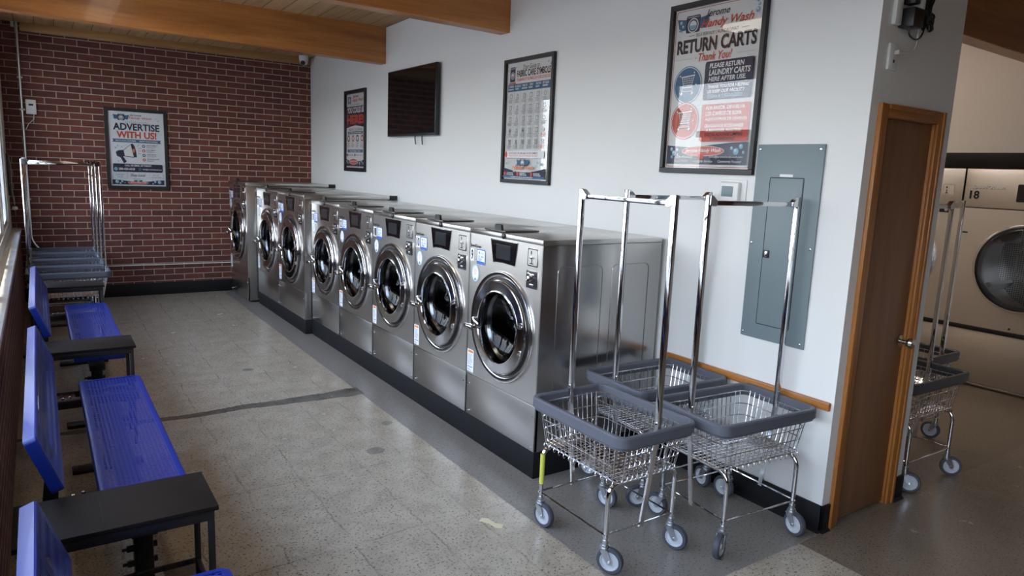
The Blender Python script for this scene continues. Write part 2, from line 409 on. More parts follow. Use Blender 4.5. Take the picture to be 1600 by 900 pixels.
class Sheet:                                                       # flat printing laid on a plane: (u right, v down) in 0..1, layered by hair's breadths
    def __init__(s, mb, fn, asp=1.): s.mb = mb; s.fn = fn; s.d = 0.; s.asp = asp        # asp = width / height
    def poly(s, pts, m, step=.00035):
        s.d += step; s.mb.add([s.fn(u, v, s.d) for u, v in pts], [tuple(range(len(pts)))], m)
    def rect(s, u0, v0, u1, v1, m): s.poly([(u0, v0), (u1, v0), (u1, v1), (u0, v1)], m)
    def rrect(s, u0, v0, u1, v1, r, m): s.poly([(u, v) for u, v in [(x, y/s.asp*s.asp) for x, y in rrect(u0, u1, v0, v1, r, 4)]], m)
    def ell(s, u, v, a, b, m, n=28): s.poly([(u+a*math.cos(2*math.pi*i/n), v+b*math.sin(2*math.pi*i/n)) for i in range(n)], m)
    def circ(s, u, v, a, m, n=24): s.ell(u, v, a, a*s.asp, m, n)
    def line(s, u0, v0, u1, v1, t, m):
        dx, dy = (u1-u0), (v1-v0)/s.asp; L = math.hypot(dx, dy) or 1; nx, ny = -dy/L*t/2, dx/L*t/2*s.asp
        s.poly([(u0+nx, v0+ny), (u1+nx, v1+ny), (u1-nx, v1-ny), (u0-nx, v0-ny)], m, .00012)
    def text(s, t, u0, v0, u1, v1, m, bold=.0, shear=0., slope=0.):
        vs, fs = text_geo(t, bold, shear); s.d += .00035
        s.mb.add([s.fn(u0+x*(u1-u0), v1-y*(v1-v0)-slope*x, s.d) for x, y in vs], fs, m)
    def bars(s, u0, v0, u1, v1, n, m, seed=0):                      # lines of print too small to read
        rnd = random.Random(seed); h = (v1-v0)/n
        for i in range(n):
            e = u0+(u1-u0)*rnd.uniform(.6, 1); u = u0
            while u < e:
                q = min(e, u+(u1-u0)*rnd.uniform(.08, .22)); s.rect(u, v0+i*h+h*.2, q, v0+i*h+h*.72, m); s.d -= .00035; u = q+(u1-u0)*.03
        s.d += .00035

# ================================================================= SETTING
WX, BY, DY, DX1 = 2.93, 9.0, 1.68, 3.637
def ceil(y): return 2.885+.022*(BY-y)
def structure(o): o['kind'] = 'structure'; return o
m = MB(); m.box(-.5, 7.1, -4.2, 9.2, -.1, 0, 'concrete_floor'); structure(m.build('floor', smooth=0))
m = MB(); m.add([(x, y, ceil(y)+dz) for dz in (0, .2) for x, y in ((-1.045, -4.2), (7.1, -4.2), (7.1, 9.3), (-1.045, 9.3))],
                [(0, 1, 2, 3), (4, 7, 6, 5), (0, 4, 5, 1), (1, 5, 6, 2), (2, 6, 7, 3), (3, 7, 4, 0)], 'plank_ceiling'); structure(m.build('ceiling', smooth=0))
m = MB(); m.box(-.45, WX+.06, BY, BY+.2, 0, 3.05, 'brick_end'); structure(m.build('wall_back', smooth=0))
m = MB(); m.box(WX, WX+.1, DY, BY, 0, 3.06, 'white_paint'); structure(m.build('wall_right', smooth=0))
# closet end wall with its door opening
m = MB(); OX0, OX1, OZ = 3.045, 3.505, 1.905
m.box(WX+.1, OX0, DY, DY+.1, 0, 3.06, 'white_paint'); m.box(OX1, DX1, DY, DY+.1, 0, 3.06, 'white_paint'); m.box(OX0, OX1, DY, DY+.1, OZ, 3.06, 'white_paint')
structure(m.build('wall_closet', smooth=0))
m = MB(); m.box(DX1-.1, DX1, DY+.1, BY, 0, 3.06, 'aisle_paint'); structure(m.build('wall_aisle', smooth=0))
m = MB(); m.box(6.37, 7.1, -4.2, 9.2, 1.775, 3.2, 'aisle_paint'); m.box(6.98, 7.1, -4.2, 9.2, 0, 1.775, 'aisle_paint'); m.box(6.37, 6.98, 3.76, 9.2, 0, 1.775, 'aisle_paint'); m.box(6.37, 6.98, -4.2, 1.72, 0, 1.775, 'aisle_paint'); structure(m.build('wall_dryers', smooth=0))
m = MB(); m.box(DX1, 6.5, BY, BY+.2, 0, 3.05, 'brick_end'); structure(m.build('wall_aisle_end', smooth=0))
m = MB(); m.box(-.5, 6.6, -4.4, -4.2, 0, 3.3, 'brick_end'); structure(m.build('wall_front', smooth=0))
# window wall: brick below, tiled sill, frames and glass, plaster head
m = MB(); m.box(-.40, -.18, -4.2, BY, 0, .765, 'brick_side'); structure(m.build('wall_left', smooth=0))
m = MB(); m.box(-.40, -.24, -4.2, BY, 2.76, 3.16, 'white_paint'); m.box(-.40, -.24, -4.2, -1.5, .8, 2.76, 'white_paint'); m.box(-.40, -.25, 8.52, BY, .8, 2.76, 'window_white')
structure(m.build('wall_left_head', smooth=0))
m = MB()
y = -1.5
while y < BY-.01:
    y1 = min(y+.30, BY); m.cbox(-.42, -.172, y+.0015, y1-.0015, .765, .80, 'sill_tile', .004); y = y1
structure(m.build('trim_1', smooth=30))
for i in range(8):                                                 # eight sashes, the two at the brick wall in view
    ye = 8.52-1.32*i; ys = ye-1.32; m = MB()
    if ys < -2.2: break
    for (a, b, c, d) in ((ys, ye, .80, .90), (ys, ye, 2.66, 2.76), (ys, ys+.055, .90, 2.66), (ye-.055, ye, .90, 2.66)): m.cbox(-.335, -.255, a, b, c, d, 'window_white', .006)
    for (a, b, c, d) in ((ys+.055, ye-.055, .90, .935), (ys+.055, ye-.055, 2.625, 2.66), (ys+.055, ys+.09, .935, 2.625), (ye-.09, ye-.055, .935, 2.625)): m.cbox(-.315, -.272, a, b, c, d, 'window_white', .005)
    o = structure(m.build('window_%d' % (i+1)))
    g = MB(); g.box(-.297, -.291, ys+.09, ye-.09, .935, 2.625, 'window_glass'); g.build('window_pane', o, smooth=0)
# black bases
m = MB()
m.cbox(.0-.18, 1.99, BY-.012, BY, 0, .142, 'black_base', .003); structure(m.build('baseboard_back'))
m = MB(); m.cbox(WX-.012, WX, DY-.012, 2.74, 0, .128, 'black_base', .003)
m.prism([(0, 0), (.03, 0), (.012, .012), (0, .02)], lambda u, v, d: (WX-u, d, v), DY-.012, 2.74, 'black_base'); structure(m.build('baseboard_right'))
m = MB(); m.cbox(WX-.012, 2.985, DY-.012, DY, 0, .128, 'black_base', .003); m.cbox(3.553, DX1+.012, DY-.012, DY, 0, .128, 'black_base', .003); m.cbox(DX1, DX1+.012, DY, 2.4, 0, .128, 'black_base', .003)
m.prism([(0, 0), (.025, 0), (.012, .012), (0, .02)], lambda u, v, d: (d, DY-u, v), WX-.012, 2.985, 'black_base'); m.prism([(0, 0), (.025, 0), (.012, .012), (0, .02)], lambda u, v, d: (d, DY-u, v), 3.553, DX1+.012, 'black_base')
structure(m.build('baseboard_closet'))
# oak bumper rail, timber strip on the brick, beams
m = MB(); m.cbox(WX-.02, WX, DY+.012, 2.73, .582, .621, 'oak_rail', .005); structure(m.build('trim_2'))
m = MB(); m.cbox(-.06, WX-.002, BY-.03, BY, 2.80, ceil(BY-.03)+.002, 'trim_wood', .003); structure(m.build('trim_3'))
def beam(name, y0, y1, x0, x1):
    m = MB(); zb = lambda x: 2.629-.0125*x
    vs = [(x, y, z) for x in (x0, x1) for y in (y0, y1) for z in (zb(x), ceil(y)+.02)]
    m.add(vs, [(0, 1, 3, 2), (4, 6, 7, 5), (0, 4, 5, 1), (2, 3, 7, 6), (0, 2, 6, 4), (1, 5, 7, 3)], 'beam_wood')
    o = m.build(name, smooth=0); bv = o.modifiers.new('edge', 'BEVEL'); bv.width = .006; bv.segments = 2; bv.limit_method = 'ANGLE'
    return structure(o)
for k, (y0, y1) in enumerate(((6.68, 6.80), (4.468, 4.588), (2.27, 2.40), (.05, .18))):
    if y0 > DY: beam('trim_%d' % (4+2*k), y0, y1, -.24, WX); beam('trim_%d' % (5+2*k), y0, y1, DX1, 6.34)
    else: beam('trim_%d' % (4+2*k), y0, y1, -.24, 6.34)
# black header band over the dryers
m = MB(); m.cbox(6.30, 6.37, -.5, 5.6, 1.775, 1.897, 'black_base', .004); structure(m.build('trim_12'))
# closet door: slab, casing, hinges, knob
d = structure(empty('door_1', (OX0, DY, 0)))
m = MB(); m.cbox(.018, OX1-OX0-.012, .012, .05, .012, OZ-.012, 'door_wood', .003); m.build('door_slab', d)
m = MB()
def casing(mb, x0, x1, z0, z1, mt, side):
    mb.cbox(x0, x1, -.014, 0, z0, z1, mt, .004)
    if side == 'l': mb.cbox(x0, x0+.022, -.021, -.012, z0, z1, mt, .004)
    if side == 'r': mb.cbox(x1-.022, x1, -.021, -.012, z0, z1, mt, .004)
    if side == 't': mb.cbox(x0, x1, -.021, -.012, z1-.022, z1, mt, .004)
casing(m, -.058, .010, 0, OZ+.045, 'oak_trim', 'l'); casing(m, OX1-OX0-.010, OX1-OX0+.046, 0, OZ+.045, 'oak_trim', 'r'); casing(m, .010, OX1-OX0-.010, OZ-.010, OZ+.045, 'oak_trim_head', 't')
for (a, b) in ((-.0, .014), (OX1-OX0-.014, OX1-OX0)): m.cbox(a, b, 0, .098, 0, OZ, 'oak_trim', .002)
m.cbox(0, OX1-OX0, 0, .098, OZ-.012, OZ, 'oak_trim_head', .002); m.build('door_casing', d)
for z in (1.66, .93, .20):
    m = MB(); m.cyl((.022, .004, 0), .006, z-.04, z+.04, 'nickel', 'z', 12); m.cbox(.018, .045, .008, .013, z-.04, z+.04, 'nickel', .001); m.build('hinge', d)
m = MB(); m.lathe([(1e-6, -.012), (.027, -.012), (.030, -.006), (.012, .0), (.010, .022), (.021, .030), (.026, .042), (.022, .055), (.008, .060), (1e-6, .060)], 'nickel', 24, '-y', (.412, .0, .857)); m.build('door_knob', d)

# ---------------------------------------------------------------- outdoors beyond the glass
m = MB(); m.box(-60, -.45, -40, 60, -.25, -.12, 'asphalt'); structure(m.build('ground_outside', smooth=0))

m = MB(); rnd = random.Random(3)                                    # low shops and trees over the road, met only as reflections
m.box(-25, -21, -14, 4.5, -.12, 3.5, 'stucco'); m.box(-25.2, -20.8, -14.2, 4.7, 3.5, 3.85, 'roof_dark'); m.box(-25, -21.4, 7.5, 24, -.12, 3.6, 'stucco_pale'); m.box(-25.2, -21.2, 7.3, 24.2, 3.6, 3.9, 'roof_dark')
for k in range(6): m.box(-21.02, -20.95, -13+2.9*k, -11.2+2.9*k, .5, 2.4, 'screen_glass'); m.box(-21.42, -21.35, 8.3+2.7*k, 9.8+2.7*k, .7, 2.7, 'screen_glass')
structure(m.build('buildings_outside', smooth=0))
m = MB()
for (y, h, r_) in ((6.0, 4.2, 1.5), (5.2, 3.4, 1.1), (-16, 5, 2), (26, 5.5, 2.2)):
    m.cyl((-18.5, y, 0), .14, -.12, h-r_, 'door_wood'); bm = bmesh.new(); bmesh.ops.create_icosphere(bm, subdivisions=3, radius=r_)
    for v in bm.verts: v.co *= 1+rnd.uniform(-.16, .16)
    bmesh.ops.translate(bm, verts=bm.verts, vec=(-18.5, y, h-r_*.4)); m.bm(bm, 'bush')
structure(m.build('trees_outside'))

# ================================================================= WASHERS
def rect_hole(mb, fn, u0, u1, v0, v1, cu, cv, r, mt, n=64, d=0.):
    ang = sorted(set([2*math.pi*i/n for i in range(n)]+[math.atan2(v-cv, u-cu) % (2*math.pi) for u in (u0, u1) for v in (v0, v1)]))
    inn = []; out = []
    for q in ang:
        c, s_ = math.cos(q), math.sin(q); inn.append(fn(cu+r*c, cv+r*s_, d))
        t = min([x for x in (((u1-cu)/c if c > 1e-9 else 9), ((u0-cu)/c if c < -1e-9 else 9), ((v1-cv)/s_ if s_ > 1e-9 else 9), ((v0-cv)/s_ if s_ < -1e-9 else 9))])
        out.append(fn(cu+t*c, cv+t*s_, d))
    N = len(ang); mb.add(inn+out, [(i, (i+1) % N, N+(i+1) % N, N+i) for i in range(N)], mt)

def make_washer(W, H, D, k, base):
    """W width, H top height, D depth, k size of the door and controls, base = height of the plinth. Local frame: y from the near side to the far side, front at x = 0 facing -x."""
    t = empty('washing_machine'); F = lambda a, z, w: (-w, a, z)
    cz = .75+(H-1.265)*.35; R = .31*k; ca = W*.5
    seam = base+(.40-.15)*(1+(H-1.265)*1.0)
    m = MB()                                                       # cabinet: lower and upper front skins, sides, back
    m.cbox(0, .02, .003, W-.003, base, seam-.002, 'washer_steel', .003)
    rect_hole(m, F, .003, W-.003, seam+.002, H-.027, ca, cz, R*.88, 'washer_steel')
    m.add([F(.003, seam+.002, 0), F(W-.003, seam+.002, 0), (.02, W-.003, seam+.002), (.02, .003, seam+.002)], [(0, 1, 2, 3)], 'washer_steel')
    m.box(.012, .02, .004, W-.004, seam-.004, seam+.004, 'black_plastic')
    m.cbox(.0, D, .003, .012, base, H-.027, 'side_steel', .003); m.cbox(.0, D, W-.012, W-.003, base, H-.027, 'side_steel', .003); m.cbox(D-.02, D, .012, W-.012, base, H-.027, 'side_steel', .003)
    for (x0, x1) in ((.10, .40), (.47, .74)):                      # pressed panels in the side
        x1 = min(x1, D-.06); P = rrect(x0, x1, base+.1, H-.14, .03, 5)
        m.tube([(x, .0025, z) for x, z in P], .0022, 'side_steel', 6, closed=True)
    for z in (base+.02, seam-.06):
        for a in (.03, W-.03): m.lathe([(1e-6, .004), (.005, .003), (.006, 0)], 'polished_steel', 10, '-x', (0, a, z))
    cab = m.build('cabinet', t)
    m = MB(); m.cbox(-.004, D, .001, W-.001, H-.026, H, 'washer_steel', .004); m.build('top_cover', t)
    m = MB(); m.lathe([(.016, 0), (.016, .006), (.006, .012), (1e-6, .012)], 'black_plastic', 20, '-x', (-.004, ca, H-.013)); m.build('top_lock', t)
    m = MB()                                                       # fixed door ring
    m.lathe([(R, 0), (R*.997, .008), (R*.985, .012), (R*.975, .0125), (R*.91, .010), (R*.895, .007), (R*.885, .0), (R*.88, -.03)], 'polished_steel', 72, '-x', (0, ca, cz))
    m.lathe([(R*.885, -.01), (R*.87, .004), (R*.80, .006), (R*.78, -.03)], 'black_plastic', 72, '-x', (0, ca, cz)); m.build('door_ring', t)
    m = MB()                                                       # drum seen through the glass
    m.lathe([(R*.62, -.06), (R*.66, -.075), (R*.66, -.09), (R*.80, -.10), (R*.80, -.50), (R*.1, -.52), (1e-6, -.52)], 'drum_steel', 48, '-x', (0, ca, cz))
    m.lathe([(R*.80, -.02), (R*.64, -.03), (R*.60, -.045), (R*.62, -.06)], 'polished_steel', 48, '-x', (0, ca, cz))
    for j in range(3):
        q = math.radians(40+120*j); m.M = Matrix.Translation((0, ca, cz)) @ Matrix.Rotation(q, 4, 'X')
        m.prism([(-.03, R*.80), (.03, R*.80), (.012, R*.58), (-.012, R*.58)], lambda u, v, dd: (dd, u, v), .12, .50, 'drum_steel')
    m.M = Matrix.Identity(4); m.build('drum', t)
    m = MB(); r0 = R*.845                                          # hinged door
    m.lathe([(r0*.97, .002), (r0, .006), (r0, .020), (r0*.988, .027), (r0*.972, .0295), (r0*.966, .0297), (r0*.78, .0297), (r0*.775, .0300)], 'dark_chrome', 72, '-x', (0, ca, cz))
    m.lathe([(r0*.775, .0300), (r0*.772, .034), (r0*.758, .035), (r0*.748, .031), (r0*.738, .015), (r0*.735, .005), (r0*.73, -.012), (r0*.97, .002)], 'chrome', 72, '-x', (0, ca, cz)); dr = m.build('door', t, smooth=22)
    for dz in (.055*k, -.095*k):
        for e in (-.008, .008):
            m = MB(); m.lathe([(1e-6, .041), (.006, .040), (.008, .036), (.008, .029)], 'chrome', 12, '-x', (0, ca-r0*.87, cz+dz+e)); m.build('hinge_bolt', dr)
    m = MB(); m.lathe([(r0*.738, .014)]+[(r0*.738*math.cos(q), .014-.09*math.sin(q)) for q in [math.pi/2*i/8 for i in range(1, 8)]]+[(1e-6, -.076)], 'washer_glass', 48, '-x', (0, ca, cz)); m.build('door_glass', dr)
    m = MB(); hy = ca+r0*.93                                       # pull handle at the far edge of the door
    m.tube(bend([(-.025, hy-.060, cz-.034), (-.054, hy-.052, cz-.034), (-.062, hy+.01, cz-.038)], .02), .012, 'chrome', 10); m.cbox(-.080, -.046, hy-.045, hy+.035, cz-.056, cz-.024, 'chrome', .010, 3)
    m.tube(bend([(-.028, hy-.045, cz-.02), (-.052, hy-.012, cz+.012), (-.026, hy-.045, cz+.020)], .02), .007, 'chrome', 8); m.build('door_handle', dr)
    # controls; a counted from the near edge
    s0 = k
    zt = H-.039
    m = MB(); arc = [(.485-.225*i/6, zt-.122-.006*math.sin(math.pi*i/6)*-1-.004) for i in range(7)]
    sc = lambda L: [(ca+(a-.3725)*s0, zt-(zt-z)*s0) for a, z in L]
    m.prism(sc([(.507, zt+.004), (.238, zt+.004), (.260, zt-.124), (.31, zt-.122), (.37, zt-.120), (.43, zt-.122), (.474, zt-.128)]), lambda u, v, dd: F(u, v, dd), -.001, .0025, 'polished_steel')
    m.prism(sc([(.500, zt), (.245, zt), (.265, zt-.120), (.31, zt-.118), (.37, zt-.116), (.43, zt-.118), (.468, zt-.122)]), lambda u, v, dd: F(u, v, dd), .001, .005, 'screen_glass')
    cs = m.build('control_panel', t)
    m = MB(); q = sc([(.442, zt-.022), (.302, zt-.022), (.302, zt-.100), (.442, zt-.100)]); m.prism(q, lambda u, v, dd: F(u, v, dd), .005, .006, 'screen_panel'); m.build('display', cs)
    z1 = H-.050; c0 = .042*s0; c1 = .132*s0
    m = MB(); fr = rrect(c0, c1, z1-.092*s0, z1, .006, 3); m.prism(fr, F, -.001, .0025, 'polished_steel'); m.prism(rrect(c0+.006, c1-.006, z1-.086*s0, z1-.006, .005, 3), F, .002, .0032, 'washer_steel')
    m.cbox(-.012, -.002, c1-.050*s0, c1-.028*s0, z1-.052*s0, z1-.040*s0, 'chrome', .003); m.box(-.0045, -.003, c1-.042*s0, c1-.036*s0, z1-.076*s0, z1-.050*s0, 'black_plastic'); m.box(-.0045, -.003, c1-.052*s0, c1-.022*s0, z1-.080*s0, z1-.075*s0, 'black_plastic'); m.box(-.0045, -.003, c1-.036*s0, c1-.030*s0, z1-.030*s0, z1-.012*s0, 'black_plastic'); m.build('coin_slot', t)
    z2 = z1-.118*s0
    m = MB(); m.prism(rrect(c0-.004, c1+.004, z2-.088*s0, z2+.004, .005, 3), F, -.001, .003, 'polished_steel'); m.prism(rrect(c0, c1, z2-.080*s0, z2, .004, 3), F, .002, .006, 'black_plastic'); cb = m.build('coin_box', t)
    m = MB()
    m.lathe([(1e-6, .028), (.014*s0, .026), (.017*s0, .018), (.020*s0, .006)], 'chrome', 18, '-x', (0, c0+.048*s0, z2-.036*s0)); m.lathe([(1e-6, .022), (.008*s0, .020), (.011*s0, .006)], 'chrome', 14, '-x', (0, c1-.022*s0, z2-.048*s0))
    m.cbox(-.018, -.005, c0+.010*s0, c0+.06*s0, z2-.022*s0, z2-.008*s0, 'chrome', .004); m.cbox(-.012, -.005, c1-.034*s0, c1-.01*s0, z2-.020*s0, z2-.006*s0, 'chrome', .003); m.cbox(-.012, -.005, c0+.02*s0, c0+.06*s0, z2-.074*s0, z2-.062*s0, 'chrome', .003); m.build('lock', cb)
    # stickers: price card, oval notice, warning strip, maker's lettering
    f2 = lambda u, v, dd: F(W-.080*s0-u*.092*s0, H-.112-v*.086*s0*1.0, .001+dd)
    m = MB(); S = Sheet(m, f2, .092/.086); S.rrect(0, 0, 1, 1, .1, 'sticker_blue'); S.rrect(.06, .06, .94, .94, .08, 'sticker_white')
    S.text('4', .20, .14, .36, .34, 'sticker_blue', .02); S.text('CYCLES', .42, .2, .82, .32, 'sticker_blue'); S.text('25', .18, .42, .4, .56, 'sticker_blue'); S.text('MIN', .52, .42, .82, .56, 'sticker_blue'); S.bars(.2, .60, .82, .76, 2, 'sticker_blue', 3); S.rect(.08, .79, .92, .93, 'sticker_blue'); m.build('price_card', t)
    m = MB(); S = Sheet(m, lambda u, v, dd: F(W-.030*s0-u*.080*s0, H-.208-v*.096*s0, .001+dd), .8)
    S.ell(.5, .5, .5, .5, 'sticker_ltblue'); S.ell(.5, .48, .36, .40, 'sticker_white'); S.bars(.28, .22, .72, .62, 5, 'sticker_pink', 5); S.poly([(.5, .72), (.62, .9), (.38, .9)], 'ink_navy'); m.build('oval_notice', t)
    m = MB(); S = Sheet(m, lambda u, v, dd: F(W-.008-u*.072*s0, seam+.15*s0-v*.135*s0, .001+dd), .53)
    S.rect(0, 0, 1, 1, 'sticker_white'); S.rect(.12, .04, .88, .15, 'sticker_orange'); S.bars(.12, .2, .88, .7, 9, 'ink_grey', 2); S.rect(.12, .76, .88, .80, 'sticker_blue'); S.bars(.12, .84, .7, .96, 2, 'ink_grey', 4); m.build('warning_strip', t)
    m = MB(); S = Sheet(m, lambda u, v, dd: F(W-.008-u*.115*s0, H-.088-v*.022*s0, .001+dd)); S.text('SpeedQueen', 0, 0, 1, 1, 'ink_black', .03, .1); m.build('maker_lettering', t)
    # soap hatch lying on the top
    m = MB(); m.cbox(.03, .26, W*.555, W*.86, H+.002, H+.010, 'lid_dark', .003); hatch = m.build('soap_hatch', t)
    m = MB(); pr = [(-.036, 0), (.036, 0), (.030, .030), (.022, .034), (-.022, .034), (-.030, .030)]
    m.prism(pr, lambda u, v, dd: (dd, W*.66+u, H+.008+v), .03, .044, 'black_plastic'); m.build('hatch_tab', hatch)
    return t
def number_card(root, W, H, k, num):
    m = MB(); w_ = .040*k if len(num) == 1 else .062*k
    S = Sheet(m, lambda u, v, dd: (-(.001+dd), W-.008-u*w_, H-.116-v*.072*k)); S.rect(0, 0, 1, 1, 'sticker_white')
    if len(num) == 1: S.text(num, .22, .08, .78, .92, 'sticker_black', .04)
    else: S.text(num[0], .14, .10, .34, .90, 'sticker_black', .03); S.text(num[1], .46, .10, .88, .90, 'sticker_black', .03)
    m.build('number_card', root)
def place_washers(proto, W, H, k, X, y0, spec, group):
    for i, (num, lab) in enumerate(spec):
        o = proto if i == 0 else copies.pop(0)
        o.location = (X, y0+W*i, 0); tag(o, lab, 'washing machine', group); number_card(o, W, H, k, num)
WA = .7165
p = make_washer(WA, 1.265, .83, 1., .150); copies = [copy_tree(p) for _ in range(4)]
place_washers(p, WA, 1.265, 1., 2.07, 2.775, (
    ('9', 'stainless front-loading washer numbered 9, nearest of the row, its side panel showing'),
    ('10', 'stainless front-loading washer numbered 10, between washers 9 and 11'),
    ('11', 'stainless front-loading washer numbered 11, between washers 10 and 12'),
    ('12', 'stainless front-loading washer numbered 12, between washers 11 and 13'),
    ('13', 'stainless front-loading washer numbered 13, beside the step out to the taller pair')), 'row of five smaller washers')
WB = .835
p = make_washer(WB, 1.305, .90, 1.10, .140); copies = [copy_tree(p)]
place_washers(p, WB, 1.305, 1.10, 2.01, 6.385, (
    ('14', 'taller stainless front-loading washer numbered 14, with a narrow bright side strip next to washer 13'),
    ('15', 'taller stainless front-loading washer numbered 15, next to the big washer by the brick wall')), 'pair of taller washers')
WC = .84
p = make_washer(WC, 1.348, 1.0, 1.2, .02); copies = []
place_washers(p, WC, 1.348, 1.2, 1.915, 8.125, (('16', 'largest stainless washer numbered 16, at the far end against the brick wall'),), None)
# black plinths under the rows, and the black cap strips on the step-out sides
m = MB(); m.cbox(2.075, 2.88, 2.785, 6.375, 0, .150, 'black_base', .004); structure(m.build('trim_13'))
m = MB(); m.cbox(2.015, 2.88, 6.39, 8.055, 0, .140, 'black_base', .004); structure(m.build('trim_14'))
for (x0, y, h) in ((2.0, 6.372, 1.305), (1.905, 8.112, 1.348)):
    m = MB(); m.cbox(x0, 2.845, y-.006, y+.01, h-.03, h+.006, 'washer_steel', .003); c = m.build('edge_trim')
    tag(c, 'bright steel edge strip along the top side of washer %s, black at its end' % ('14' if h < 1.32 else '16'), 'edge strip')
    m = MB(); m.cbox(2.845, 2.925, y-.007, y+.012, h-.032, h+.008, 'black_plastic', .003); m.build('end_cap', c)['label'] = 'black plastic end cap'

# ================================================================= LAUNDRY CARTS
def make_cart(dark=False):
    """long side along x; origin on the floor under the middle"""
    t = empty('laundry_cart'); L, Wd, zt, zb = .31, .222, .600, .385
    bump_ = 'bumper_dark' if dark else 'bumper_grey'
    m = MB(); m.sweep(rpath(L, Wd, .055), [(-.006, zt), (0, zt-.006), (0, zt-.044), (-.008, zt-.050), (-.010, zt-.058), (-.022, zt-.058), (-.026, zt-.050), (-.026, zt-.006), (-.020, zt)], bump_); m.build('bumper_rim', t)
    m = MB(); C = 'wire_chrome'
    hx = lambda z: .250+(.290-.250)*(z-zb)/(zt-zb); hy = lambda z: .172+(.200-.172)*(z-zb)/(zt-zb)
    for z, r in ((zt-.035, .003), (.505, .003), (.450, .003), (zb+.002, .0035)):
        m.tube([(p[0], p[1], z) for p, _ in rpath(hx(z), hy(z), .05 if z > .4 else .03, 4)], r, C, 6, closed=True)
    nx, ny = 17, 12
    for i in range(nx):
        f = -1+2*(i+.5)/nx; q = []
        m.tube(bend([(f*hx(zt-.03)*.93, -hy(zt-.03), zt-.03), (f*hx(zb)*.95, -hy(zb), zb-.002), (f*hx(zb)*.95, hy(zb), zb-.002), (f*hx(zt-.03)*.93, hy(zt-.03), zt-.03)], .012, 2), .0021, C, 5)
    for i in range(ny):
        f = -1+2*(i+.5)/ny
        m.tube(bend([(-hx(zt-.03), f*hy(zt-.03)*.9, zt-.03), (-hx(zb), f*hy(zb)*.93, zb+.002), (hx(zb), f*hy(zb)*.93, zb+.002), (hx(zt-.03), f*hy(zt-.03)*.9, zt-.03)], .012, 2), .0021, C, 5)
    for i in range(11):
        f = -1+2*(i+.5)/11; m.tube([(-hx(zb), f*hy(zb), zb-.004), (hx(zb), f*hy(zb), zb-.004)], .0018, C, 5)
    for s in (-1, 1):                                              # little hairpin ends along the bottom
        for i in range(14):
            x = -hx(zb)*.92+2*hx(zb)*.92*i/13; m.tube([(x-.008, s*hy(zb), zb), (x-.006, s*(hy(zb)+.004), zb-.012), (x, s*(hy(zb)+.005), zb-.016), (x+.006, s*(hy(zb)+.004), zb-.012), (x+.008, s*hy(zb), zb)], .0016, C, 4)
    m.build('wire_basket', t)
    for s in (-1, 1):                                              # inverted-U leg at each end
        x = s*.222
        m = MB(); m.tube(bend([(x, -.190, .135), (x, -.190, .372), (x, .190, .372), (x, .190, .135)], .055, 6), .0105, 'chrome', 12)
        for q in (-1, 1): m.cyl((x, q*.190, 0), .0135, .118, .140, 'zinc', 'z', 14)
        m.build('leg_frame', t)
    m = MB()
    for s in (-1, 1): m.tube([(-.235, s*.192, .158), (.235, s*.192, .158)], .0042, 'chrome', 8); m.tube([(s*.224, -.205, .163), (s*.224, .205, .163)], .0042, 'chrome', 8)
    m.build('lower_rod', t)
    for s in (-1, 1):
        m = MB(); x = s*.279
        m.cbox(x-.0105, x+.0105, -.0105, .0105, .54, 1.535, 'chrome', .002)
        a, b = Vector((x, 0, .56)), Vector((s*.226, 0, .150)); dv = (b-a).normalized(); sd_ = Vector((dv.z, 0, -dv.x))*.005
        m.add([tuple(p+e*sd_+Vector((0, g, 0))) for p in (a, b) for e in (-1, 1) for g in (-.011, .011)], [(0, 1, 3, 2), (4, 6, 7, 5), (0, 4, 5, 1), (2, 3, 7, 6), (0, 2, 6, 4), (1, 5, 7, 3)], 'wire_chrome')
        m.lathe([(1e-6, .017), (.005, .016), (.006, .010)], 'chrome', 10, '-y', (x, 0, .62)); m.lathe([(1e-6, .017), (.005, .016), (.006, .010)], 'chrome', 10, 'y', (x, 0, .62))
        pole = m.build('pole', t)
        m = MB(); m.prism([(0, 1.533), (0, 1.495), (-s*.028, 1.488), (-s*.040, 1.492), (-s*.040, 1.512), (-s*.014, 1.533)], lambda u, v, dd: (x+u, dd, v), -.013, .013, 'chrome'); m.build('bracket', pole)
    m = MB(); m.cbox(-.268, .268, -.009, .009, 1.492, 1.512, 'chrome', .002); hb = m.build('hanging_bar', t)
    m = MB(); m.box(-.262, -.246, -.0105, .0105, 1.494, 1.508, 'sticker_yellow'); m.build('sticker', hb)
    for sx_ in (-1, 1):
        for sy_ in (-1, 1):
            m = MB(); m.cyl((0, 0, 0), .017, .108, .120, 'zinc', 'z', 18); m.cyl((0, 0, 0), .021, .098, .110, 'zinc', 'z', 18)
            for e in (-1, 1): m.prism([(-.018, .104), (.018, .104), (.033, .060), (.030, .046), (.020, .044), (-.004, .080)], lambda u, v, dd: (u, dd, v), e*.0195, e*.0165, 'zinc')
            m.box(-.018, .018, -.0195, .0195, .100, .104, 'zinc'); m.cyl((.0245, 0, .056), .005, -.023, .023, 'polished_steel', 'y', 10)
            ca = m.build('caster', t); ca.location = (sx_*.222, sy_*.190, 0)
            m = MB(); m.lathe([(.040, -.0125), (.052, -.0125), (.0555, -.008), (.056, 0), (.0555, .008), (.052, .0125), (.040, .0125)], 'tire_grey', 32, 'y', (0, 0, 0))
            m.lathe([(1e-6, -.013), (.012, -.013), (.013, -.008), (.034, -.007), (.037, -.0125), (.041, -.0125)], 'hub_grey', 32, 'y'); m.lathe([(1e-6, .013), (.012, .013), (.013, .008), (.034, .007), (.037, .0125), (.041, .0125)], 'hub_grey', 32, 'y')
            m.build('wheel', ca).location = (.0245, 0, .056)
    return t
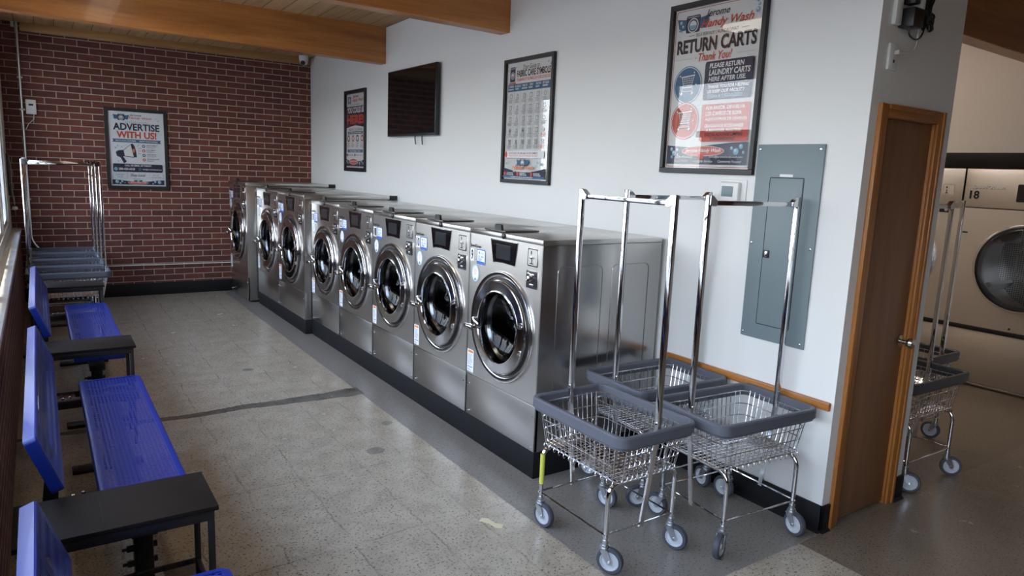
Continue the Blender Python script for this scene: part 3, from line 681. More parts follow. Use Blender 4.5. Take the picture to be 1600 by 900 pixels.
def set_cart(t, x, y, rz, swivel, label, group):
    t.location = (x, y, 0); t.rotation_euler = (0, 0, math.radians(rz)); tag(t, label, 'laundry cart', group)
    cs = [c for c in t.children if c.name.startswith('caster')]
    for c, a in zip(cs, swivel): c.rotation_euler = (0, 0, math.radians(a-rz))
    return t
cart0 = make_cart(); cdark = make_cart(True)
carts = [cart0]+[copy_tree(cart0) for _ in range(6)]; darks = [cdark, copy_tree(cdark)]
G1, G2, G3 = 'carts by the near end of the washers', 'carts lined up by the brick wall', 'carts behind the closet'
set_cart(carts[0], 2.018, 2.160, 90, (-70, -60, -75, -80), 'foremost wire laundry cart by washer 9, with a yellow sticker on its leg', G1)
set_cart(carts[1], 2.588, 1.950, -4, (200, 100, -95, 95), 'wire laundry cart under the electrical panel, against the white wall by the closet corner', G1)
set_cart(carts[2], 2.60, 2.460, -2, (150, 120, 80, 60), 'wire laundry cart behind the other two, beside the grey side of washer 9', G1)
m = MB(); m.box(-.2355, -.2315, -.1955, -.1845, .20, .345, 'sticker_yellow')
m = MB(); m.lathe([(.0109, .20), (.0109, .345)], 'sticker_yellow', 12, 'z', (.222, .190, 0)); m.build('leg_sticker', carts[0])['label'] = 'yellow sticker wrapped on a leg'
for c, (y, lab) in zip(carts[3:], ((7.125, 'nearest of the four wire laundry carts lined up at the brick wall'), (7.62, 'second wire laundry cart from the front of the line at the brick wall'),
                                   (8.115, 'third wire laundry cart of the line at the brick wall'), (8.62, 'wire laundry cart at the back of the line, touching the brick wall'))):
    set_cart(c, .178+(8.62-y)*-.0, y, 0, (90, 80, 95, 85), lab, G2)
set_cart(darks[0], 3.962, 1.895, -1, (-60, 80, -50, 70), 'wire laundry cart with dark rim, front one beside the closet corner', G3)
set_cart(darks[1], 4.535, 2.240, 90, (100, 60, 50, 60), 'wire laundry cart with dark rim, second behind the closet corner, nearer the dryers', G3)

# ================================================================= BENCHES AND SIDE TABLES
def make_bench(Ln):
    """Ln length along y from y=0; seat edge x from .115 to .395"""
    t = empty('perforated_bench'); x0, x1, zt = .113, .395, .45
    m = MB(); hx, hy = (x1-x0)/2, Ln/2; cx = (x0+x1)/2
    m.M = Matrix.Translation((cx, hy, 0))
    m.sweep(rpath(hx, hy, .035), [(0, zt-.012), (-.004, zt-.003), (-.012, zt), (-.026, zt), (-.026, zt-.004), (-.008, zt-.008), (-.006, zt-.038), (-.002, zt-.040), (0, zt-.036)], 'blue_vinyl')
    m.M = Matrix.Identity(4); seat = m.build('seat', t)
    m = MB(); n = 10; xs = [x0+.024+(x1-x0-.048)*i/n for i in range(n+1)]
    m.add([(x, y, zt-.003) for y in (.024, Ln-.024) for x in xs], [(i, i+1, n+2+i, n+1+i) for i in range(n)], 'blue_mesh'); m.build('seat_mesh', seat, smooth=0)
    # backrest: a shallow pan, leaning back
    b = MB(); A = Vector((.010, 0, .575)); B = Vector((-.055, 0, .757)); up = (B-A).normalized(); nrm = Vector((up.z, 0, -up.x)); h = (B-A).length
    def bf(y, v, d): return tuple(A+up*v+nrm*d+Vector((0, y, 0)))
    P = rpath(Ln/2, h/2, .014); prof = [(0, .0), (0, .032), (-.003, .036), (-.016, .036), (-.022, .033), (-.020, .028), (-.006, .026), (-.004, 0)]
    vs = []
    for (p_, nn) in P:
        for (o_, d_) in prof: vs.append(bf(Ln/2+p_[0]+nn[0]*o_, h/2+p_[1]+nn[1]*o_, d_-.030))
    N, k = len(P), len(prof); b.add(vs, [(i*k+j, ((i+1) % N)*k+j, ((i+1) % N)*k+(j+1) % k, i*k+(j+1) % k) for i in range(N) for j in range(k)], 'blue_vinyl'); back = b.build('backrest', t)
    b = MB(); b.add([bf(y, v, .003) for v in (.016, h-.016) for y in (.018, Ln-.018)], [(0, 1, 3, 2)], 'blue_mesh'); b.build('back_mesh', back, smooth=0)
    for y in (.32, Ln-.17):                                        # bracket arms carrying seat and back
        m = MB(); m.cbox(-.05, .37, y-.022, y+.022, .372, .410, 'black_metal', .004)
        m.prism([(-.055, .372), (-.005, .372), (.0, .56), (-.058, .735), (-.085, .735), (-.085, .70), (-.035, .55)], lambda u, v, dd: (u, dd, v), y-.022, y+.022, 'black_metal')
        m.lathe([(1e-6, .012), (.006, .010), (.008, 0)], 'polished_steel', 10, 'z', (.04, y-.005, .410)); m.lathe([(1e-6, .012), (.006, .010), (.008, 0)], 'polished_steel', 10, 'z', (.07, y+.008, .410)); m.build('bracket_arm', t)
    m = MB(); m.cbox(.19, .27, .05, Ln-.05, .335, .372, 'black_metal', .004); m.build('beam', t)
    for y in (.09, Ln-.10):
        m = MB(); m.cbox(.198, .256, y-.03, y+.03, 0, .372, 'black_metal', .004); m.cbox(.06, .38, y-.04, y+.04, 0, .02, 'black_metal', .004)
        for z in (.235, .29):
            m.cyl((.198, y-.01, z), .011, -.022, 0, 'black_metal', 'x', 6); m.cyl((.198, y-.01, z), .006, -.036, 0, 'black_metal', 'x', 8); m.cyl((.256, y-.01, z), .011, 0, .012, 'black_metal', 'x', 10)
        m.build('leg', t)
    return t
b0 = make_bench(1.66); bb = [b0, copy_tree(b0), copy_tree(b0)]
for o, y, lab in zip(bb, (2.42, 4.60, .31), ('blue perforated metal bench between the nearest and second black side tables', 'blue perforated metal bench farthest from the camera, beyond the second side table', 'blue perforated metal bench at the bottom left edge, only its end showing')):
    o.location = (0, y, 0); tag(o, lab, 'bench', 'blue benches under the windows')
def make_table():
    t = empty('side_table'); x0, x1, hy = -.115, .397, .138
    m = MB(); m.cbox(x0, x1, -hy, hy, .555, .570, 'table_black', .002); m.box(.098, .0985, -hy, hy, .5701, .5703, 'black_metal'); m.build('table_top', t)
    m = MB()
    for s in (-1, 1): m.cbox(x0+.01, x1-.012, s*(hy-.012)-.008, s*(hy-.012)+.008, .525, .555, 'black_metal', .002)
    for x in (x0+.02, x1-.021): m.cbox(x-.008, x+.008, -hy+.02, hy-.02, .525, .555, 'black_metal', .002)
    m.build('apron', t)
    for x in (x0+.02, x1-.021):
        for s in (-1, 1): m = MB(); m.cbox(x-.009, x+.009, s*(hy-.013)-.009, s*(hy-.013)+.009, 0, .526, 'black_metal', .002); m.build('leg', t)
    m = MB()
    for s in (-1, 1): m.cbox(x0+.025, x1-.026, s*(hy-.013)-.007, s*(hy-.013)+.007, .255, .271, 'black_metal', .002)
    for x in (x0+.02, x1-.021): m.cbox(x-.007, x+.007, -hy+.02, hy-.02, .255, .271, 'black_metal', .002)
    m.build('lower_rail', t)
    m = MB(); m.box(x0+.03, .19, -hy+.02, hy-.02, .2715, .2765, 'shelf_glass'); m.box(.265, x1-.03, -hy+.02, hy-.02, .2715, .2765, 'shelf_glass'); m.build('lower_shelf', t, smooth=0)
    return t
t0 = make_table(); tt = [t0, copy_tree(t0), copy_tree(t0)]
for o, y, lab in zip(tt, (2.243, 4.375, 6.50), ('narrow black side table nearest the camera, at the lower left', 'narrow black side table in the middle, between two blue benches', 'narrow black side table farthest back, in front of the carts by the brick wall')):
    o.location = (0, y, 0); tag(o, lab, 'table', 'black side tables between the benches')

# ================================================================= POSTERS
def make_poster(name, O, U, N, Wd, Ht, printer, label, fw=.027):
    """O = top-left outer corner, U = unit vector to the viewer's right, N = out of the wall"""
    O, U, N = Vector(O), Vector(U), Vector(N); V = Vector((0, 0, -1))
    t = empty(name, tuple(O+U*Wd/2+V*Ht)); base = O-Vector(t.location)
    P = lambda a, b, d: tuple(base+U*a+V*b+N*d)
    def slab(mb, a0, a1, b0, b1, d0, d1, mt):
        mb.add([P(a, b, d) for a in (a0, a1) for b in (b0, b1) for d in (d0, d1)], [(0, 1, 3, 2), (4, 6, 7, 5), (0, 4, 5, 1), (2, 3, 7, 6), (0, 2, 6, 4), (1, 5, 7, 3)], mt)
    m = MB()
    for (a0, a1, b0, b1) in ((0, Wd, 0, fw), (0, Wd, Ht-fw, Ht), (0, fw, fw, Ht-fw), (Wd-fw, Wd, fw, Ht-fw)): slab(m, a0, a1, b0, b1, 0, .024, 'black_frame')
    o = m.build('frame', t); bv = o.modifiers.new('edge', 'BEVEL'); bv.width = .002; bv.segments = 1
    m = MB(); slab(m, fw, Wd-fw, fw, Ht-fw, .001, .004, 'ink_white')
    iw, ih = Wd-2*fw, Ht-2*fw
    S = Sheet(m, lambda u, v, d: P(fw+u*iw, fw+v*ih, .0042+d*.35), iw/ih); printer(S); m.build('print', t, smooth=0)
    m = MB(); slab(m, fw-.003, Wd-fw+.003, fw-.003, Ht-fw+.003, .0165, .0185, 'poster_glass'); m.build('glazing', t, smooth=0)
    tag(t, label, 'poster'); return t
def bubbles(S, pts):
    for u, v, r in pts: S.circ(u, v, r, 'ink_sky', 14); S.circ(u-r*.25, v-r*.3*S.asp, r*.45, 'ink_paper', 10)
def washer_icon(S, u, v, w, h, wings=True):
    if wings:
        for s in (-1, 1): S.poly([(u+s*w*.5, v+h*.2), (u+s*w*1.15, v+h*.1), (u+s*w*.95, v+h*.85), (u+s*w*.5, v+h*.8)], 'ink_blue'); S.d -= .0003
    S.rrect(u-w/2, v, u+w/2, v+h, w*.1, 'ink_navy'); S.rect(u-w*.42, v+h*.06, u+w*.42, v+h*.13, 'ink_grey')
    r = w*.38; cv = v+h*.58; S.circ(u, cv, r, 'ink_paper'); S.circ(u, cv, r*.85, 'ink_navy'); S.circ(u, cv, r*.66, 'ink_paper'); S.poly([(u+r*.6*math.cos(math.pi*i/10), cv+r*.6*S.asp*math.sin(math.pi*i/10)) for i in range(11)], 'ink_sky')
def logo(S, u0, v0, sc=1.):
    X = lambda u: u0+u*sc; Y = lambda v: v0+v*sc
    S.text('Jerome', X(.0), Y(.0), X(.30), Y(.052), 'ink_black', .01, .35); S.text('Handy Wash', X(-.02), Y(.05), X(.56), Y(.105), 'ink_red', .015, .35)
def cart_icon(S, u, v, s, m):
    a = S.asp; L = lambda x0, y0, x1, y1, t=.05: S.line(u+x0*s, v+y0*s*a, u+x1*s, v+y1*s*a, t*s, m)
    L(-.62, -.42, .66, -.52, .09); L(-.52, -.4, -.38, .16); L(.60, -.5, .42, .16); L(-.38, .16, .42, .16); L(-.40, .30, .40, .30, .08); L(-.38, .16, -.5, .6); L(.42, .16, .5, .6); L(-.5, .58, .5, .58)
    for i in range(1, 6): L(-.5+.18*i, -.44-.012*i, -.38+.135*i, .16, .025)
    for i in (1, 2, 3): L(-.52+.04*i, -.42+.14*i, .6-.05*i, -.46+.14*i, .025)
    for x in (-.5, .5): S.circ(u+x*s, v+.72*s*a, .11*s, m, 12)
def p_return(S):
    S.rrect(.012, .008, .988, .992, .02, 'ink_red'); S.rrect(.018, .012, .982, .988, .02, 'ink_white')
    washer_icon(S, .22, .045, .17, .105); bubbles(S, ((.075, .08, .018), (.10, .105, .014), (.06, .125, .012), (.09, .135, .010), (.93, .03, .018), (.945, .055, .014), (.935, .085, .024)))
    S.text('Jerome', .36, .03, .64, .085, 'ink_black', .012, .35); S.text('Handy Wash', .32, .085, .90, .15, 'ink_red', .018, .35)
    S.text('SELF SERVICE LAUNDROMAT', .27, .160, .75, .180, 'ink_black'); S.line(.18, .170, .25, .170, .004, 'ink_black'); S.line(.78, .170, .86, .170, .004, 'ink_black')
    S.text('RETURN CARTS', .05, .190, .95, .278, 'ink_black', .035)
    S.text('Thank You!', .32, .285, .70, .335, 'ink_red', .012, .3)
    for a, b in ((.05, .26), (.76, .95)):
        n = 12
        for i in range(n): S.rect(a+(b-a)*i/n, .3115, a+(b-a)*(i+.5)/n, .3135, 'ink_black'); S.d -= .00035
    S.line(.28, .3125, .30, .3125, .004, 'ink_black')
    for (v, c) in ((.475, 'ink_blue'), (.70, 'ink_red')):
        S.circ(.215, v, .172, c, 40); S.circ(.215, v, .164, 'ink_paper', 40); S.circ(.215, v, .157, c, 40); cart_icon(S, .215, v-.01, .135, 'ink_navy'); cart_icon(S, .213, v-.013, .130, 'ink_paper')
        for (a, b) in ((.12, -.06), (.29, -.075), (.32, .0)): S.circ(a, v+b, .008, 'ink_white', 8)
    S.rrect(.42, .345, .955, .580, .02, 'ink_navy')
    for t, a, b, v0, v1 in (('PLEASE RETURN', .47, .85, .358, .388), ('LAUNDRY CARTS', .47, .92, .396, .432), ('HERE AFTER USE.', .47, .88, .440, .468)): S.text(t, a, v0, b, v1, 'ink_white', .03, .12)
    S.line(.46, .480, .92, .480, .003, 'ink_grey')
    for t, a, b, v0, v1, c in (('THANK YOU FOR HELPING', .47, .92, .490, .510, 'ink_white'), ('US KEEP OUR FACILITY', .47, .88, .518, .538, 'ink_white'), ('CLEAN & ORGANIZED!', .47, .86, .546, .567, 'ink_sky')): S.text(t, a, v0, b, v1, c, .02, .1)
    S.rrect(.42, .605, .955, .835, .015, 'ink_red')
    for t, a, b, v0, v1, c in (('POR FAVOR, DEVUELVA', .47, .90, .617, .642, 'ink_white'), ('LOS CARROS DE ROPA', .47, .87, .650, .675, 'ink_white'), ('AQU\u00cd DESPU\u00c9S DE USARLOS', .47, .93, .683, .708, 'ink_white'),
                               ('GRACIAS POR AYUDARNOS', .47, .90, .728, .748, 'ink_white'), ('A MANTENER NUESTRAS', .49, .88, .754, .774, 'ink_white'), ('INSTALACIONES LIMPIAS', .48, .90, .780, .800, 'ink_navy'), ('Y ORGANIZADAS!', .54, .82, .806, .826, 'ink_navy')): S.text(t, a, v0, b, v1, c, .02, .1)
    S.line(.46, .718, .92, .718, .003, 'ink_navy')
    S.poly([(.03, .855), (.15, .862), (.3, .868), (.45, .862), (.6, .852), (.8, .842), (.97, .838), (.97, .975), (.03, .975)], 'ink_navy')
    S.ell(.47, .892, .25, .032, 'ink_white', 36); S.ell(.47, .892, .245, .029, 'ink_red', 36); S.text('Jerome Handy Wash', .26, .876, .68, .906, 'ink_white', .02, .3)
    bubbles(S, ((.09, .88, .02), (.16, .885, .016), (.12, .905, .024), (.17, .915, .012), (.80, .875, .016), (.90, .865, .022), (.85, .895, .03), (.93, .90, .014)))
    S.text('208-420-6328', .16, .920, .36, .937, 'ink_white', .02); S.text('hello@jeromehandywash.com', .56, .920, .93, .937, 'ink_white', .01); S.rrect(.43, .915, .49, .942, .008, 'ink_red'); S.circ(.10, .929, .016, 'ink_sky', 12)
    S.text('Clean Facility', .14, .948, .32, .966, 'ink_white', .01, .3); S.text('Friendly Service', .38, .948, .60, .966, 'ink_white', .01, .3); S.text('Community Focused', .66, .948, .92, .966, 'ink_white', .01, .3)
def p_fabric(S):
    S.rect(.015, .012, .985, .988, 'ink_white'); washer_icon(S, .12, .035, .12, .125, False); S.rect(.04, .165, .20, .178, 'ink_red')
    S.text('Your Guide to', .36, .025, .72, .065, 'ink_black', .0, .35); S.text('FABRIC CARE SYMBOLS', .22, .068, .95, .125, 'ink_black', .03); S.text('THE MEANING OF THE SYMBOLS ON YOUR CLOTHES TAGS', .22, .135, .95, .160, 'ink_red', .01)
    bubbles(S, ((.90, .03, .015), (.95, .05, .018), (.21, .04, .012), (.22, .09, .01), (.03, .06, .01)))
    S.rect(.03, .180, .97, .243, 'ink_blue'); heads = ('WASH', 'BLEACH', 'TUMBLE DRY', 'DRY', 'IRON', 'DRY CLEAN')
    for i, h in enumerate(heads):
        a = .03+.94*i/6; c = a+.94/12; w_ = min(.062, .013*len(h))
        S.text(h, c-w_, .190, c+w_, .210, 'ink_white', .02); S.bars(c-.06, .214, c+.06, .234, 1, 'ink_white', i)
        if i: S.line(a, .25, a, .745, .003, 'ink_grey')
        for j in range(5):
            v = .285+.098*j; r = .026; t_ = .0045
            rn = ((0, 4), (0, 3), (1, 4), (0, 4), (2, 4), (3, 0))[i]
            if i in (0, 2, 3, 4): Q = [(-1, -1), (1, -1), (.8 if i == 0 else 1, 1), (-.8 if i == 0 else -1, 1)]
            elif i == 1: Q = [(0, -1.2), (1, 1), (-1, 1)]
            else: Q = [(math.cos(2*math.pi*q/14), math.sin(2*math.pi*q/14)) for q in range(14)]
            for q in range(len(Q)): S.line(c+Q[q][0]*r, v+Q[q][1]*r*S.asp, c+Q[(q+1) % len(Q)][0]*r, v+Q[(q+1) % len(Q)][1]*r*S.asp, t_, 'ink_black')
            if i == 2 or j == 3: S.circ(c, v, r*.62, 'ink_black' if (i == 2 and j == 3) else 'ink_grey', 12); S.circ(c, v, r*.45, 'ink_black' if (i, j) in ((2, 3), (0, 3)) else 'ink_white', 12)
            if j == 4: S.line(c-r, v-r*S.asp, c+r, v+r*S.asp, t_, 'ink_black'); S.line(c+r, v-r*S.asp, c-r, v+r*S.asp, t_, 'ink_black')
            S.bars(c-.055, v+.024, c+.055, v+.058, 3, 'ink_red' if (i == 5 and j > 2) else 'ink_grey', i*7+j)
    S.rrect(.05, .755, .93, .815, .012, 'ink_paper'); S.ell(.08, .785, .028, .028, 'ink_red', 18); S.text('ALWAYS CHECK THE CARE LABEL ON YOUR GARMENTS.', .14, .764, .80, .782, 'ink_black', .01); S.text('WHEN IN DOUBT, ASK AN ATTENDANT FOR HELP.', .14, .788, .80, .805, 'ink_orange', .01)
    S.poly([(.03, .90)]+[(.03+.94*i/12, .90+.035*math.sin(math.pi*i/12)) for i in range(1, 12)]+[(.97, .90), (.97, .985), (.03, .985)], 'ink_navy')
    washer_icon(S, .47, .822, .12, .062); S.text('Jerome', .31, .862, .54, .888, 'ink_black', .02, .3); S.text('Handy Wash', .24, .880, .72, .920, 'ink_orange', .03, .3)
    S.text('SELF SERVICE LAUNDROMAT', .26, .924, .68, .936, 'ink_white', .01); bubbles(S, ((.10, .86, .016), (.14, .84, .01), (.80, .85, .016), (.88, .865, .02), (.76, .88, .014)))
    for u, a, b in ((.06, 'CLEAN', 'FACILITIES'), (.36, 'FRIENDLY', 'SERVICE'), (.67, 'EXPRESS', 'WASHERS')): S.ell(u+.015, .952, .024, .018, 'ink_red', 16); S.text(a, u+.06, .940, u+.20, .951, 'ink_white', .02); S.text(b, u+.06, .954, u+.22, .965, 'ink_white', .02)
    S.rect(.03, .970, .97, .988, 'ink_blue'); S.text('THANKS FOR BEING OUR NEIGHBOR', .22, .974, .72, .984, 'ink_white', .01)
def p_here(S):
    S.rect(.0, .0, 1, 1, 'ink_navy'); S.rect(.03, .012, .97, .175, 'ink_white'); washer_icon(S, .17, .045, .17, .095, False); S.text('Jerome', .36, .03, .64, .075, 'ink_black', .015, .35); S.text('Handy Wash', .33, .075, .88, .130, 'ink_red', .02, .35); S.text('SELF SERVICE LAUNDROMAT', .25, .148, .75, .163, 'ink_black'); bubbles(S, ((.93, .05, .016), (.94, .08, .014), (.93, .11, .018)))
    S.text('YOU COULD BE', .06, .185, .95, .265, 'ink_white', .045); S.text('HERE!', .05, .285, .93, .410, 'ink_red', .05)
    S.poly([(.03, .455), (.5, .425), (.97, .455), (.97, .985), (.03, .985)], 'ink_white')
    S.text('Advertise Your Business', .14, .455, .86, .495, 'ink_black', .0, .3); S.rect(.10, .505, .90, .540, 'ink_blue'); S.text('IN THIS LAUNDROMAT', .16, .512, .84, .532, 'ink_white', .02)
    for i, c in enumerate(('ink_navy', 'ink_red', 'ink_navy', 'ink_red')):
        u = .14+.24*i; S.circ(u, .598, .068, c, 22); S.circ(u, .598, .040, 'ink_white', 16); S.bars(u-.07, .655, u+.07, .668, 1, 'ink_red' if i in (1, 3) else 'ink_black', i); S.bars(u-.08, .675, u+.08, .725, 3, 'ink_grey', i+9)
    S.rect(.10, .745, .90, .785, 'ink_blue'); S.text('CALL OR EMAIL TODAY', .2, .754, .8, .777, 'ink_white', .02); S.circ(.08, .818, .03, 'ink_navy', 12); S.text('208-420-6328', .12, .81, .40, .828, 'ink_black', .01); S.circ(.50, .818, .03, 'ink_navy', 12); S.text('hello@jeromehandywash.com', .55, .81, .96, .828, 'ink_black')
    S.poly([(.03, .875), (.25, .90), (.5, .885), (.75, .90), (.97, .875), (.97, .97), (.03, .97)], 'ink_navy'); S.ell(.42, .905, .24, .04, 'ink_white', 28); S.ell(.42, .905, .22, .034, 'ink_red', 28); S.text('Jerome Handy Wash', .24, .885, .60, .922, 'ink_white', .02, .3)
    bubbles(S, ((.07, .905, .03), (.13, .925, .02), (.74, .925, .03), (.85, .905, .028), (.93, .925, .028))); S.bars(.2, .955, .8, .966, 1, 'ink_red', 1)
def p_adv(S):
    S.rrect(.01, .008, .99, .992, .03, 'ink_paper'); washer_icon(S, .235, .035, .125, .085); logo(S, .38, .028, .72); bubbles(S, ((.10, .09, .012), (.08, .07, .01), (.86, .075, .012), (.90, .10, .012)))
    S.text('SELF SERVICE LAUNDROMAT', .30, .130, .72, .148, 'ink_grey')
    S.text('ADVERTISE', .085, .155, .92, .250, 'ink_navy', .03); S.text('WITH US!', .14, .262, .86, .355, 'ink_red', .035)
    S.poly([(.06, .368), (.94, .368), (.92, .390), (.94, .412), (.06, .412), (.08, .390)], 'ink_blue'); S.text('REACH LOCAL CUSTOMERS', .12, .380, .48, .400, 'ink_white', .02); S.text('GROW YOUR BUSINESS', .54, .380, .88, .400, 'ink_white', .02)
    S.poly([(.24, .520), (.40, .455), (.44, .60), (.26, .600)], 'ink_white'); S.poly([(.24, .520), (.40, .425), (.47, .60), (.43, .615), (.26, .600)], 'ink_black'); S.poly([(.25, .523), (.385, .440), (.43, .603), (.265, .594)], 'ink_white')
    S.poly([(.39, .432), (.42, .425), (.455, .47), (.475, .53), (.485, .60), (.465, .615), (.43, .55)], 'ink_navy'); S.ell(.435, .520, .022, .028, 'ink_orange', 14)
    S.poly([(.11, .545), (.16, .522), (.25, .515), (.27, .59), (.24, .605), (.30, .67), (.25, .695), (.19, .615), (.13, .60)], 'ink_navy')
    for a in ((.50, .46, .54, .435), (.51, .49, .57, .478), (.51, .52, .57, .522), (.51, .55, .56, .565)): S.line(*a, .006, 'ink_navy')
    bubbles(S, ((.11, .485, .02), (.15, .46, .014), (.22, .475, .012), (.15, .665, .014)))
    for i, (c, h) in enumerate((('ink_blue', 'HIGH VISIBILITY'), ('ink_red', 'LOCAL IMPACT'), ('ink_blue', 'LONG LASTING'), ('ink_red', 'AFFORDABLE RATES'))):
        v = .455+.062*i; S.circ(.615, v, .030, c, 18); S.circ(.615, v, .014, 'ink_paper', 12); S.text(h, .67, v-.020, .67+.014*len(h), v-.006, 'ink_black', .02); S.bars(.67, v, .86, v+.025, 2, 'ink_grey', i)
    S.rrect(.05, .700, .95, .810, .02, 'ink_navy'); S.text('CALL OR EMAIL US TODAY!', .26, .710, .74, .735, 'ink_white', .03); S.circ(.10, .772, .035, 'ink_sky', 18); S.text('208-420-6328', .15, .755, .44, .785, 'ink_white', .03); S.circ(.53, .772, .030, 'ink_blue', 18); S.text('hello@jeromehandywash.com', .58, .760, .93, .785, 'ink_white', .02)
    for a, b in ((.05, .30), (.70, .95)): S.rrect(a, .825, b, .90, .01, 'ink_sky'); S.rrect(a+.004, .827, b-.004, .898, .01, 'ink_paper')
    S.text('SUPPORT', .09, .840, .25, .858, 'ink_blue'); S.text('LOCAL', .12, .868, .22, .886, 'ink_blue'); S.text('GROW', .76, .840, .88, .858, 'ink_blue'); S.text('TOGETHER', .73, .868, .92, .886, 'ink_blue'); S.text('Shop Local', .35, .835, .63, .880, 'ink_black', .01, .35); S.bars(.40, .893, .60, .908, 1, 'ink_sky', 1)
    S.poly([(.03, .915), (.15, .92), (.3, .935), (.5, .945), (.7, .935), (.85, .92), (.97, .915), (.97, .982), (.03, .982)], 'ink_navy')
    S.ell(.49, .956, .19, .022, 'ink_white', 28); S.ell(.49, .956, .185, .019, 'ink_red', 28); S.text('Jerome Handy Wash', .34, .945, .64, .966, 'ink_white', .02, .3); washer_icon(S, .49, .915, .07, .03)
    bubbles(S, ((.11, .945, .035), (.20, .94, .022), (.17, .965, .018), (.25, .96, .01), (.88, .945, .035), (.80, .94, .022), (.76, .965, .016)))
UR, NR = (0, -1, 0), (-1, 0, 0)
make_poster('framed_poster', (WX, 2.852, 2.512), UR, NR, .625, .885, p_return, 'black framed poster asking people to RETURN CARTS, above the electrical panel')
make_poster('framed_poster', (WX, 4.495, 2.399), UR, NR, .610, .886, p_fabric, 'black framed FABRIC CARE SYMBOLS chart on the white wall')
make_poster('framed_poster', (WX, 7.776, 2.400), UR, NR, .610, .876, p_here, 'black framed YOU COULD BE HERE poster between the brick corner and the television', .03)
make_poster('framed_poster', (.642, BY, 2.110), (1, 0, 0), (0, -1, 0), .622, .885, p_adv, 'black framed ADVERTISE WITH US poster on the brick wall', .035)

# ================================================================= WALL-MOUNTED THINGS
t = empty('television', (WX-.0015, 6.0, 1.88))                            # set out from the wall on its bracket
y0, y1, tx = -.50, .505, -.055
m = MB(); m.cbox(tx, -.02, y0, y1, 0, .61, 'black_plastic', .006); m.cbox(-.02, 0, -.2, .2, .12, .48, 'black_metal', .004); m.build('casing', t)
m = MB(); m.box(tx-.0015, tx, y0+.012, y1-.012, .02, .598, 'screen_glass'); m.build('screen', t, smooth=0)
m = MB(); m.cbox(tx+.004, tx+.020, -.495, -.480, .012, .04, 'white_plastic', .002); m.build('indicator_tag', t)
for y, ln in ((-.06, .075), (-.20, .08)):
    m = MB(); m.tube([(-.03, y, .02), (-.028, y+.004, -.03), (-.026, y-.004, -ln)], .006, 'black_plastic', 8); m.build('dangling_cable', t)
tag(t, 'large black flat television mounted on the white wall', 'television')
t = empty('electrical_panel', (WX, 2.035, .83))
m = MB(); m.cbox(-.012, 0, -.177, .177, 0, .945, 'panel_grey', .003); m.build('cover_plate', t)
m = MB(); m.cbox(-.0155, -.011, -.088, .088, .078, .787, 'panel_grey', .002); dd = m.build('panel_door', t)
m = MB(); m.tube([(-.013, y, z) for y, z in rrect(-.091, .091, .075, .790, .006, 3)], .0015, 'black_metal', 4, closed=True); m.build('door_gap', t)
m = MB(); m.cbox(-.022, -.015, .052, .086, .405, .442, 'black_metal', .003); m.cbox(-.024, -.021, .060, .073, .410, .437, 'polished_steel', .002); m.build('latch', dd)
m = MB(); m.box(-.0128, -.0118, -.030, .040, .794, .806, 'white_plastic'); m.build('name_strip', t)
for y in (-.160, .160):
    for z in (.022, .47, .922): m = MB(); m.lathe([(1e-6, .017), (.005, .016), (.007, .0115)], 'polished_steel', 12, '-x', (0, y, z)); m.build('screw', t)
tag(t, 'tall grey electrical panel set on the white wall beside the closet corner', 'electrical panel')
t = empty('thermostat', (WX, 2.345, 1.49))
m = MB(); m.cbox(-.006, 0, -.082, .062, -.012, .112, 'white_plastic', .003); m.build('wall_plate', t)
m = MB(); m.cbox(-.030, -.005, -.052, .066, 0, .100, 'white_plastic', .008, 3); bd = m.build('body', t)
m = MB(); m.cbox(-.032, -.029, -.020, .050, .026, .078, 'panel_grey', .001); m.build('display', bd)
tag(t, 'small white thermostat on the wall between the carts poster and the electrical panel', 'thermostat')
t = empty('security_camera', (2.80, 8.86, ceil(8.86)))
m = MB(); m.lathe([(1e-6, .0), (.055, 0), (.058, -.012), (.056, -.05), (.052, -.06)], 'white_plastic', 32, 'z'); m.build('mount', t)
m = MB(); m.lathe([(.050, -.058)]+[(.052*math.cos(q), -.062-.052*math.sin(q)*1.05) for q in [math.pi/2*i/9 for i in range(9)]]+[(1e-6, -.117)], 'off_white', 32, 'z'); hd = m.build('camera_ball', t)
m = MB(); q = Vector((-.45, -.75, -.5)).normalized(); m.M = Matrix.Translation(Vector((0, 0, -.066))) @ q.to_track_quat('Z', 'Y').to_matrix().to_4x4(); m.lathe([(.027, .040), (.027, .056), (.022, .059), (1e-6, .055)], 'black_plastic', 24, 'z'); m.build('lens', hd)
tag(t, 'white dome security camera under the ceiling by the brick corner', 'camera')
# conduit down the brick, control box, surface conduit low on the brick
m = MB(); m.tube(bend([(-.088, BY-.02, 2.89), (-.088, BY-.02, .66), (-.02, BY-.02, .56), (.03, BY-.02, .545)], .06), .012, 'conduit_metal', 12)
o = m.build('conduit_pipe'); tag(o, 'metal conduit running down the brick wall in the left corner', 'conduit')
for z in (2.34, 2.02, 1.1): m = MB(); m.cbox(-.112, -.064, BY-.034, BY-.002, z-.010, z+.010, 'off_white', .002); m.build('strap', o)
m = MB(); m.cbox(-.135, -.108, BY-.04, BY, 2.83, 2.89, 'off_white', .003); m.build('ceiling_clip', o)
m = MB(); m.tube([(.40, BY-.012, .357), (1.20, BY-.012, .354), (1.99, BY-.012, .352)], .007, 'off_white', 8); tag(m.build('wall_conduit'), 'thin pale conduit running low along the brick wall', 'conduit')
t = empty('control_box', (-.010, BY, 1.978))
m = MB(); m.cbox(-.045, .045, -.04, 0, 0, .146, 'white_plastic', .005); m.build('box', t)
m = MB(); m.box(-.020, .020, -.0415, -.040, .085, .104, 'black_plastic'); m.build('display', t); m = MB(); m.tube([(.02, -.03, .0), (.018, -.03, -.05), (-.03, -.025, -.10), (-.058, -.02, -.16)], .004, 'cable_white', 6); m.build('cable', t)
